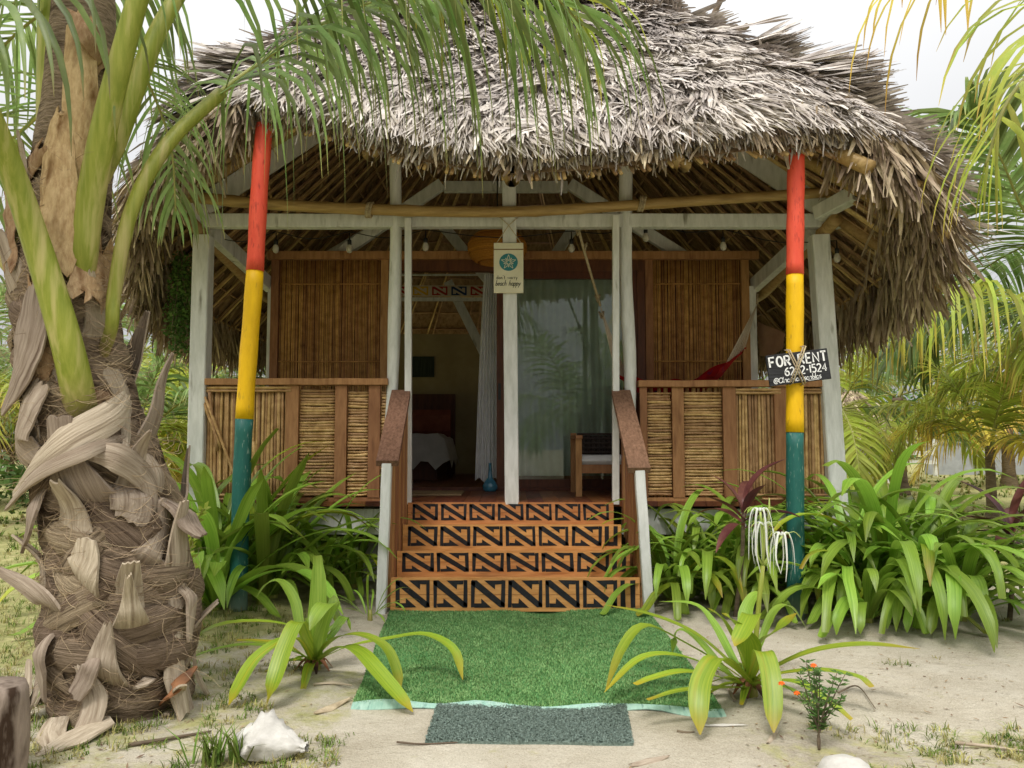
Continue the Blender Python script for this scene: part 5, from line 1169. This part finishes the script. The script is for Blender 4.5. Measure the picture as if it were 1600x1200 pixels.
L2 = [([(1140,1035,3.55),(1085,990,3.6),(1020,962,3.65),(945,945,3.7)],.05,0,False),
 ([(1130,1040,3.5),(1070,1005,3.45),(1010,978,3.4),(975,1010,3.35),(946,1080,3.3)],.062,0,False),
 ([(1130,1050,3.4),(1060,1025,3.3),(1000,1030,3.25),(944,1082,3.2)],.055,0,False),
 ([(1130,1060,3.3),(1070,1050,3.2),(1020,1060,3.15),(993,1070,3.1)],.055,0,True),
 ([(1120,1075,3.2),(1060,1080,3.1),(1012,1094,3.05)],.04,0,True),
 ([(1150,1045,3.3),(1120,1028,3.15),(1098,1060,3.05),(1092,1100,2.98),(1094,1148,2.93)],.075,0,False),
 ([(1182,1040,3.3),(1192,1018,3.15),(1203,1050,3.05),(1208,1100,2.98),(1209,1145,2.93)],.068,0,False),
 ([(1200,1050,3.5),(1265,1020,3.45),(1345,1008,3.4),(1438,1014,3.35)],.068,0,False),
 ([(1210,1055,3.4),(1280,1048,3.3),(1340,1058,3.25),(1362,1074,3.2)],.055,0,True),
 ([(1200,1065,3.3),(1250,1068,3.15),(1300,1100,3.05),(1330,1125,3.0)],.055,0,True),
 ([(1145,1030,3.6),(1115,975,3.7),(1085,945,3.75),(1030,940,3.8)],.05,1,False),
 ([(1155,1020,3.5),(1130,970,3.5),(1105,950,3.5)],.068,0,False),
 ([(1165,1010,3.6),(1165,960,3.7),(1180,930,3.75),(1200,928,3.78)],.06,1,False),
 ([(1185,1010,3.45),(1215,985,3.4),(1245,958,3.4)],.085,0,False),
 ([(1175,1010,3.35),(1150,975,3.3),(1128,958,3.3)],.08,0,False),
 ([(1190,1000,3.65),(1210,955,3.75),(1235,948,3.8),(1262,985,3.8)],.04,1,False),
 ([(1130,1045,3.7),(1090,1000,3.85),(1060,985,3.9),(1050,1020,3.9)],.045,1,False),
 ([(1160,1000,3.4),(1175,960,3.35),(1160,990,3.2),(1148,1010,3.15)],.07,0,False)]
fl2 = frontlily(b2, L2, 'flowering spider lily with curved leaves on the sand right of the turf', 0)
M_pet = mat('white_petal', S(222,224,216), S(240,240,234), 10, (1,1,1), .6, 0, .08, .2, trans=.3)
M_bud = mat('green_bud', S(150,170,80), S(190,200,120), 10, (1,1,1), .6, .05, .2, .3)
q = MB(); fs0 = P(1192,884,3.5); q.tube([G(*b2)+V((0,0,.05)), P(1181,1000,3.5), P(1186,940,3.5), fs0], [.013,.012,.011,.010], 8); q.build('flower_stalk', M_stalk, fl2)
for (fx, fy, lp) in ((1188,800,70),(1194,822,66),(1222,838,64)):
    q = MB(); tc = P(fx, fy, 3.45); q.tube(catmull([fs0, fs0.lerp(tc,.5)+V((0,-.01,.01)), tc], 8), .005, 6, 1)
    for k in range(7):
        a = k*.9+fx; rr_ = .035; d = V((math.cos(a)*.8, math.sin(a)*.5, 0)); L_ = lp/360*random.uniform(.85,1.15)
        q.sheet(catmull([tc, tc+d*rr_*1.0+V((0,0,.018)), tc+d*rr_*1.7+V((0,0,-.03)), tc+d*rr_*1.9+V((0,0,-L_*.6)), tc+d*rr_*1.7+V((random.gauss(0,.01),0,-L_))], 12), [.005,.009,.009,.007,.002], V((d.x,d.y-.4,.6)), .2, 3, 0)
    for k in range(5):
        a = k*1.25; q.tube(catmull([tc, tc+V((math.cos(a)*.05,math.sin(a)*.03,.02)), tc+V((math.cos(a)*.08,math.sin(a)*.04,-.005))], 6), .0014, 4, 1)
    q.build('flower', [M_pet, M_bud], fl2)
q = MB()
for bx, by in ((1183,868),(1200,875),(1193,830),(1202,800)): q.tube([fs0, P(bx,by,3.48), P(bx,by-22,3.47)], [.004,.006,.002], 6)
q.build('flower_bud', M_bud, fl2)
# ---------------------------------------------------------------- red cordylines
M_cord2 = mat('maroon_leaf', S(72,36,40), S(112,62,58), 5, (1,1,1), .45, .05, .45, .4, trans=.2, c3=S(104,120,60), s3=2.5, t3=(.62,.72))
def cordyline(base, top, leaves, label, seed):
    o = thing('cordyline', base, label, 'plant', 'red leaved cordylines'); rnd = random.Random(seed)
    q = MB(); q.tube(catmull([V(base)-V((0,0,.03)), V(base).lerp(top,.5)+V((.015,0,0)), top], 16), [.016,.013,.012], 8); q.build('stem', M_twig, o)
    q = MB()
    for k in range(leaves):
        a = k*2.4+rnd.uniform(-.3,.3); e = rad(lerp(80,-5,k/leaves)); x = V(top)+V((0,0,-.012*k)); pts = [x.copy()]; L_ = rnd.uniform(.3,.5)
        for i in range(6):
            x = x+V((math.cos(a)*math.cos(e),math.sin(a)*math.cos(e),math.sin(e)))*L_/6; pts.append(x.copy()); e -= rnd.uniform(.08,.25)
        lilyleaf(q, pts, rnd.uniform(.06,.095), rnd.random(), 0, False, 10, .3, [.25,.5,.85,1,1,.9,.7,.4,.03])
    q.build('leaves', M_cord2, o)
cordyline(G(1148,962), P(1162,800,4.75), 9, 'red leaved cordyline on a thin stem in front of the right railing', 5)
cordyline(G(1577,965), P(1580,830,5.0), 10, 'red leaved cordyline on a thin stem at the right end of the lily bed', 6)
# ---------------------------------------------------------------- marigold seedling, weeds, vine
M_fern = mat('fine_green_leaf', S(62,92,40), S(104,130,66), 6, (1,1,1), .6, 0, .4, .2, trans=.2)
M_oran = mat('orange_petal', S(214,84,20), S(236,116,36), 20, (1,1,1), .7, .1, .2, .2)
mb_ = G(1280,1168); mg = thing('marigold', mb_, 'small marigold seedling with feathery leaves and orange flowers in dark soil', 'plant')
q = MB(); lf = MB(); tips = []
for k in range(11):
    a = random.uniform(0,6.28); t_ = mb_+V((math.cos(a)*.11*random.random()-.01, math.sin(a)*.08, random.uniform(.16,.30))); c_ = catmull([mb_-V((0,0,.01)), mb_+V((0,0,.05)), mb_.lerp(t_,.6)+V((0,0,.03)), t_], 10)
    q.tube(c_, [.005,.0035,.002,.0012], 5); tips.append(t_)
    for i in range(4, 11):
        for s_ in range(7):
            b_ = random.uniform(0,6.28); v = V((math.cos(b_), math.sin(b_), random.uniform(-.2,.7))).normalized(); L_ = random.uniform(.015,.04); w_ = v.orthogonal().normalized()*.0035
            p = c_[i]; lf.add([p, p+v*L_*.5+w_, p+v*L_, p+v*L_*.5-w_], [(0,1,2,3)], 0, random.random())
q.build('stem', M_twig, mg); lf.build('leaves', M_fern, mg)
for px, py in ((1221,1066),(1271,1038),(1245,1081)):
    c_ = P(px, py, 2.86); q = MB()
    for k in range(14):
        a = k*.9; d = V((math.cos(a),math.sin(a),.3*math.sin(k))); q.sheet([c_, c_+d*.007, c_+d*.012+V((0,0,-.004))], [.004,.008,.006], V((0,0,1)), .2, 3, 0)
    q.tube([mb_+V((0,0,.06)), (mb_+c_)/2+V((0,0,.06)), c_], .0012, 4, 1); q.build('flower', [M_oran, M_fern], mg)
def tuft(q, p, n, h, rnd, w=.004, spread=.6, mt=0):
    for k in range(n):
        a = rnd.uniform(0,6.28); e = rnd.uniform(.1,spread); L_ = h*rnd.uniform(.5,1.15); v = V((math.cos(a)*e, math.sin(a)*e, 1)).normalized(); x = V(p)+V((rnd.gauss(0,.012),rnd.gauss(0,.012),-.004)); s_ = V((-math.sin(a),math.cos(a),0))*w*.5
        p1 = x+v*L_*.5; p2 = x+v*L_*.9+V((math.cos(a),math.sin(a),-.6))*L_*e*.45
        q.add([x-s_, x+s_, p1+s_*.8, p1-s_*.8, p2], [(0,1,2,3),(3,2,4)], mt, rnd.random())
M_grass = mat('grass_blade', S(84,110,40), S(130,146,68), 4, (1,1,1), .6, 0, .5, .2, trans=.3)
M_gdry = mat('dry_grass_blade', S(150,142,84), S(184,174,116), 4, (1,1,1), .7, 0, .4, .2, trans=.2)
rnd = random.Random(9)
for (px, py, n, h, lab) in ((345,1190,60,.17,'grassy weed growing in front of the white conch shell'),(590,965,0,.1,'')):
    if n:
        q = MB(); b_ = G(px,py)
        for k in range(9): tuft(q, b_+V((rnd.gauss(0,.035),rnd.gauss(0,.03),0)), 8, h, rnd, .009, .7)
        q.build('weed', M_grass, None, lab, 'weed')
q = MB(); b_ = G(318,985)      # spindly climbing weed beside the trunk
c_ = catmull([b_, P(305,930,4.4), P(296,880,4.3), P(300,830,4.3), P(318,795,4.3)], 24); q.tube(c_, .006, 5)
for p in c_[4:]:
    for s_ in range(4):
        v = V((random.gauss(0,1),random.gauss(0,.6),random.gauss(.2,.5))).normalized(); w_ = v.orthogonal().normalized()*.012; L_ = random.uniform(.03,.06)
        q.add([p, p+v*L_*.5+w_, p+v*L_, p+v*L_*.5-w_], [(0,1,2,3)], 1, random.random())
q.build('climbing_weed', [M_stalk, M_palmy], None, 'spindly yellow-green weed climbing beside the shaggy palm trunk', 'weed')
q = MB()                       # vine hanging from the eave by the left corner post
for k in range(16):
    a = P(random.uniform(275,302), random.uniform(395,425), random.uniform(6.1,6.5)); L_ = random.uniform(.3,.75)
    c_ = catmull([a, a+V((random.gauss(0,.03),0,-L_*.5)), a+V((random.gauss(0,.05),0,-L_))], 12); q.tube(c_, .003, 4)
    for p in c_:
        for s_ in range(9):
            p2 = p+V((random.gauss(0,.03),random.gauss(0,.03),random.gauss(0,.02))); v = V((random.gauss(0,1),random.gauss(0,1),-.6)).normalized(); w_ = v.orthogonal().normalized()*.012; q.add([p2, p2+v*.02+w_, p2+v*.04, p2+v*.02-w_], [(0,1,2,3)], 1, random.random())
q.build('hanging_vine', [M_twig, M_fern], None, 'small leaved green vine hanging under the left eave beside the corner post', 'vine')
# ---------------------------------------------------------------- turf, mat and things lying on the sand
random.seed(77); rnd = random.Random(77)
M_turf = mat('artificial_turf', S(98,136,78), S(132,164,104), 9, (1,1,1), .6, .1, .32, .2)
M_turfb = mat('turf_backing', S(70,116,66), S(96,140,86), 40, (1,1,1), .9, .3, 0, .1)
M_hem = mat('pale_green_hem', S(138,178,162), S(176,204,190), 12, (4,1,1), .7, .2, 0, .2, c3=S(84,120,112), s3=9, t3=(.6,.7))
c4 = [G(551,1101), G(1131,1110), G(1008,952), G(612,948)]
def bil(u, v): return c4[0].lerp(c4[1],u).lerp(c4[3].lerp(c4[2],u), v)
def tz(p): return gz(p.x,p.y)+.012
tf_ = thing('turf_carpet', (c4[0]+c4[2])/2, 'bright green artificial turf carpet at the foot of the staircase', 'carpet')
q = MB(); g = []
for j in range(21):
    for i in range(17): p = bil(i/16, j/20); g.append(V((p.x,p.y,tz(p))))
q.add(g, [(j*17+i, j*17+i+1, (j+1)*17+i+1, (j+1)*17+i) for j in range(20) for i in range(16)], 0, .5, None, True); q.build('backing', M_turfb, tf_)
q = MB()
for k in range(62000):
    u, v = rnd.random(), rnd.random()**1.15; p = bil(u,v); b_ = V((p.x,p.y,tz(p)+.001)); a = rnd.uniform(0,6.28); h = rnd.uniform(.006,.011); l_ = rnd.uniform(.2,.9)*h
    s_ = V((-math.sin(a),math.cos(a),0))*.0026; q.add([b_-s_, b_+s_, b_+V((math.cos(a)*l_, math.sin(a)*l_, h))], [(0,1,2)], 0, max(0,min(1,.5+.4*mnoise.noise((p.x*2.2,p.y*2.2,5))+rnd.gauss(0,.25))))
q.build('pile', M_turf, tf_, kind='stuff')
q = MB(); pts = [bil(i/24, 0) for i in range(25)]
q.sheet([V((p.x, p.y-.018+.003*math.sin(i*.8), gz(p.x,p.y-.02)+.010+.006*abs(math.sin(i*.55)))) for i, p in enumerate(pts)], [.05+.02*math.sin(i*.9) for i in range(25)], V((0,-.3,1)), .1, 4, 0, .5, .004, True)
q.build('hem', M_hem, tf_)
M_mat = mat('grey_green_mat', S(100,118,108), S(148,164,152), 90, (1,1,1), .9, .9, .35, .1)
d4 = [G(664,1163), G(990,1166), G(978,1108), G(683,1103)]
dm = thing('doormat', (d4[0]+d4[2])/2, 'grey-green rubber loop doormat on the sand in front of the turf', 'doormat')
def bil2(u, v): return d4[0].lerp(d4[1],u).lerp(d4[3].lerp(d4[2],u), v)
q = MB(); zz = .010
g = [bil2(u,v)+V((0,0,gz(bil2(u,v).x,bil2(u,v).y)+zz)) for v in [j/8 for j in range(9)] for u in [i/12 for i in range(13)]]
q.add(g, [(j*13+i, j*13+i+1, (j+1)*13+i+1, (j+1)*13+i) for j in range(8) for i in range(12)], 0, .5, None, True)
e = [bil2(i/12,0) for i in range(13)]+[bil2(1,j/8) for j in range(1,9)]+[bil2(1-i/12,1) for i in range(1,13)]+[bil2(0,1-j/8) for j in range(1,8)]
b0 = [p+V((0,0,gz(p.x,p.y)+zz)) for p in e]; b1_ = [p+V((0,0,gz(p.x,p.y)-.01)) for p in e]; ne = len(e)
q.add(b0+b1_, [(i, (i+1) % ne, ne+(i+1) % ne, ne+i) for i in range(ne)], 0); q.build('backing', M_mat, dm)
q = MB()
for k in range(9000):
    p = bil2(rnd.random(), rnd.random()); b_ = V((p.x,p.y,gz(p.x,p.y)+zz)); a = rnd.uniform(0,6.28); r_ = rnd.uniform(.004,.007); d = V((math.cos(a),math.sin(a),0)); s_ = V((-math.sin(a),math.cos(a),0))*.0016
    pts = [b_-d*r_, b_-d*r_*.6+V((0,0,r_*1.1)), b_+d*r_*.6+V((0,0,r_*1.1)), b_+d*r_]
    vv = [x for p_ in pts for x in (p_-s_, p_+s_)]; q.add(vv, [(0,1,3,2),(2,3,5,4),(4,5,7,6)], 0, rnd.random())
q.build('loops', M_mat, dm, kind='stuff')
# conch shell: a knobbed spiral lying on its side
def conch(px, py, size, label, seed):
    rd = random.Random(seed); b_ = G(px,py); q = MB(); rows = []; NI, NJ = 46, 22
    for i in range(NI+1):
        t_ = i/NI
        rad_ = (.30*math.sin(math.pi*min(1,t_*1.05))**.7 if t_ < .95 else .06)*(1.15-.35*t_)+.02
        turns = t_*2
        for j in range(NJ):
            a = 2*math.pi*j/NJ; knob = .34*max(0, math.sin(a*3.5+t_*9))**4*max(0, 1-abs(t_-.42)/.22)+.07*math.sin(t_*34+a)*max(0,.55-t_)
            fl = .30*max(0,math.cos(a+.6))**3*math.sin(math.pi*t_)   # flared lip
            r_ = (rad_+knob*.7+fl*.55+.06*mnoise.noise((math.cos(a)*3,math.sin(a)*3,t_*9+seed))+.012*math.sin(a*14))*size
            x = (t_-.5)*1.05*size; y = math.cos(a)*r_*.8; z = math.sin(a)*r_*.75+.17*size
            rows.append((b_.x+x*.95+y*.25, b_.y+y-x*.25, max(.0, z+b_.z)-.006))
    q.add(rows, [(i*NJ+j, i*NJ+(j+1) % NJ, (i+1)*NJ+(j+1) % NJ, (i+1)*NJ+j) for i in range(NI) for j in range(NJ)], 0, .5, None, True)
    return q.build('conch_shell', M_shell, None, label, 'shell')
conch(422,1180,.275,'bleached white conch shell lying on the sand at the bottom left', 2)
b_ = G(1322,1212); q = MB(); q.lathe((b_.x,b_.y,-.01), [(.085,0),(.088,.02),(.075,.045),(.045,.062),(.0,.068)], 26)
q.v = [(x+.01*mnoise.noise((x*20,y*20,z*20)), y, z+.008*mnoise.noise((x*25,y*25,1))) for x,y,z in q.v]; q.build('round_shell', M_shell, None, 'rounded pale shell at the bottom edge below the marigold', 'shell')
# tree stump at the left edge
M_stump = mat('weathered_stump', S(118,104,92), S(168,152,138), 9, (1,1,.35), .95, .8, .1, .1, c3=S(64,50,40), s3=9, t3=(.52,.62))
sb = P(-22,1210,2.6); st_ = thing('tree_stump', (sb.x,2.6,0), 'weathered grey tree stump at the bottom left edge', 'stump'); q = MB(); vs = []; ztop = P(-10,1066,2.6).z
zs_ = [ztop*i/12 for i in range(13)]
for z in zs_:
    for j in range(30):
        a = 2*math.pi*j/30; r_ = .112*(1+.08*mnoise.noise((math.cos(a)*2,math.sin(a)*2,z*4))+.04*mnoise.noise((math.cos(a)*8,math.sin(a)*8,z*9))-.10*max(0,(z/ztop-.9)*10)); vs.append((sb.x+math.cos(a)*r_, 2.6+math.sin(a)*r_, z-.01))
vs.append((sb.x,2.6,ztop-.005))
q.add(vs, [(i*30+j, i*30+(j+1)%30, (i+1)*30+(j+1)%30, (i+1)*30+j) for i in range(12) for j in range(30)]+[(12*30+j, 12*30+(j+1)%30, 13*30) for j in range(30)], 0, .5, None, True); q.build('trunk', M_stump, st_)
# fallen palm pieces and sticks
def debris(name, pts, w, m, label, cat, thick=.008, cup=.3, group=None):
    q = MB(); c_ = catmull([P(*p) if len(p) == 3 else G(*p)+V((0,0,.012)) for p in pts], 12); q.sheet(c_, w, V((0,-.5,1)), cup, 5, 0, random.random(), thick, True, .04, None, .01); q.build(name, m, None, label, cat, group)
debris('palm_sheath', [(245,1108),(266,1080,3.15),(285,1058,3.2),(306,1040,3.28)], [.025,.05,.055,.015], M_redsh, 'red-brown dry palm sheath leaning against the foot of the shaggy trunk', 'palm debris')
debris('palm_sheath', [(258,1120),(272,1095),(280,1070,3.1)], [.03,.05,.05], M_boot, 'curled grey palm sheath end lying below the red-brown one', 'palm debris')
debris('palm_sheath', [(228,1102),(250,1092),(272,1080)], [.035,.045,.04], M_boot, 'cut palm stalk stub lying at the foot of the shaggy trunk', 'palm debris', .02)
debris('palm_sheath', [(180,1110),(200,1095),(222,1075)], [.05,.07,.05], M_redsh, 'frayed tan palm sheath on the sand under the shaggy trunk', 'palm debris')
debris('palm_sheath', [(200,1080),(218,1062,3.15),(240,1055,3.2)], [.05,.08,.04], M_boot, 'folded grey palm sheath tucked against the trunk base', 'palm debris')
debris('dry_leaf', [(492,1117),(515,1108),(547,1094)], [.012,.04,.01], M_fringe, 'folded tan dry leaf on the sand left of the turf corner', 'leaf', .004, .5)
debris('dry_leaf', [(492,1072),(520,1070),(548,1074)], [.008,.018,.006], M_boot, 'thin grey dry leaf strip on the sand below the left front lily', 'leaf', .003)
debris('dry_leaf', [(1200,1165),(1208,1155),(1216,1145)], [.01,.022,.006], M_boot, 'small curled grey leaf on the sand left of the marigold', 'leaf', .003, .5)
debris('dry_leaf', [(1102,1138),(1130,1137),(1166,1137)], [.006,.012,.004], M_shell, 'thin white leaf strip on the sand under the right front lily', 'leaf', .003)
debris('dry_leaf', [(985,1200),(1015,1193),(1045,1186)], [.012,.03,.008], M_boot, 'curled grey leaf at the bottom edge right of the doormat', 'leaf', .004, .5)
debris('dry_leaf', [(1138,1080),(1145,1090),(1150,1098)], [.008,.02,.008], M_boot, 'grey leaf curled at the foot of the right front lily', 'leaf', .003, .5)
def stick(pts, r, label, m=None):
    q = MB(); q.tube(catmull([G(*p)+V((0,0,.008)) for p in pts], 14), [r, r*.8, r*.5], 6); q.build('stick', m or M_twig, None, label, 'stick', 'sticks on the sand')
stick([(1492,1164),(1540,1169),(1600,1177)], .007, 'pale stick on the sand at the bottom right', M_boot)
stick([(620,1163),(660,1166),(735,1162)], .004, 'thin brown stick lying along the front edge of the doormat')
stick([(1058,1146),(1072,1148),(1085,1147)], .006, 'short brown stick under the right front lily')
stick([(200,1168),(260,1158),(330,1146)], .008, 'long grey stick on the grass left of the conch shell')
stick([(735,1112),(745,1112),(757,1111)], .004, 'tiny brown stick lying on the doormat')
stick([(1310,1085),(1340,1075),(1368,1110)], .004, 'bent dry stem on the sand right of the marigold')
stick([(1350,965),(1420,968),(1500,962)], .008, 'long dark stick under the right lily bed')
# ---------------------------------------------------------------- grass on the sand and lawn, leaf litter
q = MB(); rg = random.Random(5); cnt = 0
def dens(x, y): return mnoise.noise((x*1.9,y*1.9,7))*.5+mnoise.noise((x*5,y*5,2))*.35
while cnt < 4200:
    y = 2.4+ (rg.random()**1.6)*6.5; x = rg.uniform(-.72,.72)*y
    if abs(x) < .95 and 3.0 < y < 7: continue
    if abs(x) < 2.4 and y > 5.2: continue
    if grassy(x,y)*.8+dens(x,y) < .33: continue
    gg = grassy(x, y); cnt += 1
    tuft(q, (x,y,gz(x,y)), rg.randint(5,10), rg.uniform(.025,.06)*(1+.4*gg), rg, .004, 1.3, 0 if rg.random() < .55 else 1)
cnt = 0
while cnt < 3200:
    y = rg.uniform(7.5, 26); x = rg.uniform(-.75,.75)*y
    if abs(x) < 2.6 and y < 12.5: continue
    cnt += 1; tuft(q, (x,y,0), 7, rg.uniform(.05,.12)*(1+y*.02), rg, .010+y*.0007, 1.0, 0 if rg.random() < .6 else 1)
q.build('grass', [M_grass, M_gdry], None, kind='stuff')
q = MB(); rg = random.Random(8)
for k in range(2200):
    y = 2.4+(rg.random()**1.3)*3.2; x = rg.uniform(-.68,.68)*y
    if -.82 < x < .82 and y > 2.7: continue
    p = V((x,y,gz(x,y)+.003)); a = rg.uniform(0,6.28); d = V((math.cos(a),math.sin(a),rg.uniform(0,.3))); s_ = V((-math.sin(a),math.cos(a),rg.uniform(-.3,.3)))*rg.uniform(.001,.005); L_ = rg.uniform(.006,.035)*(2 if rg.random() < .08 else 1)
    q.add([p, p+d*L_*.5+s_, p+d*L_, p+d*L_*.5-s_], [(0,1,2,3)], 0, rg.random())
q.build('leaf_litter', M_palmd, None, kind='stuff')
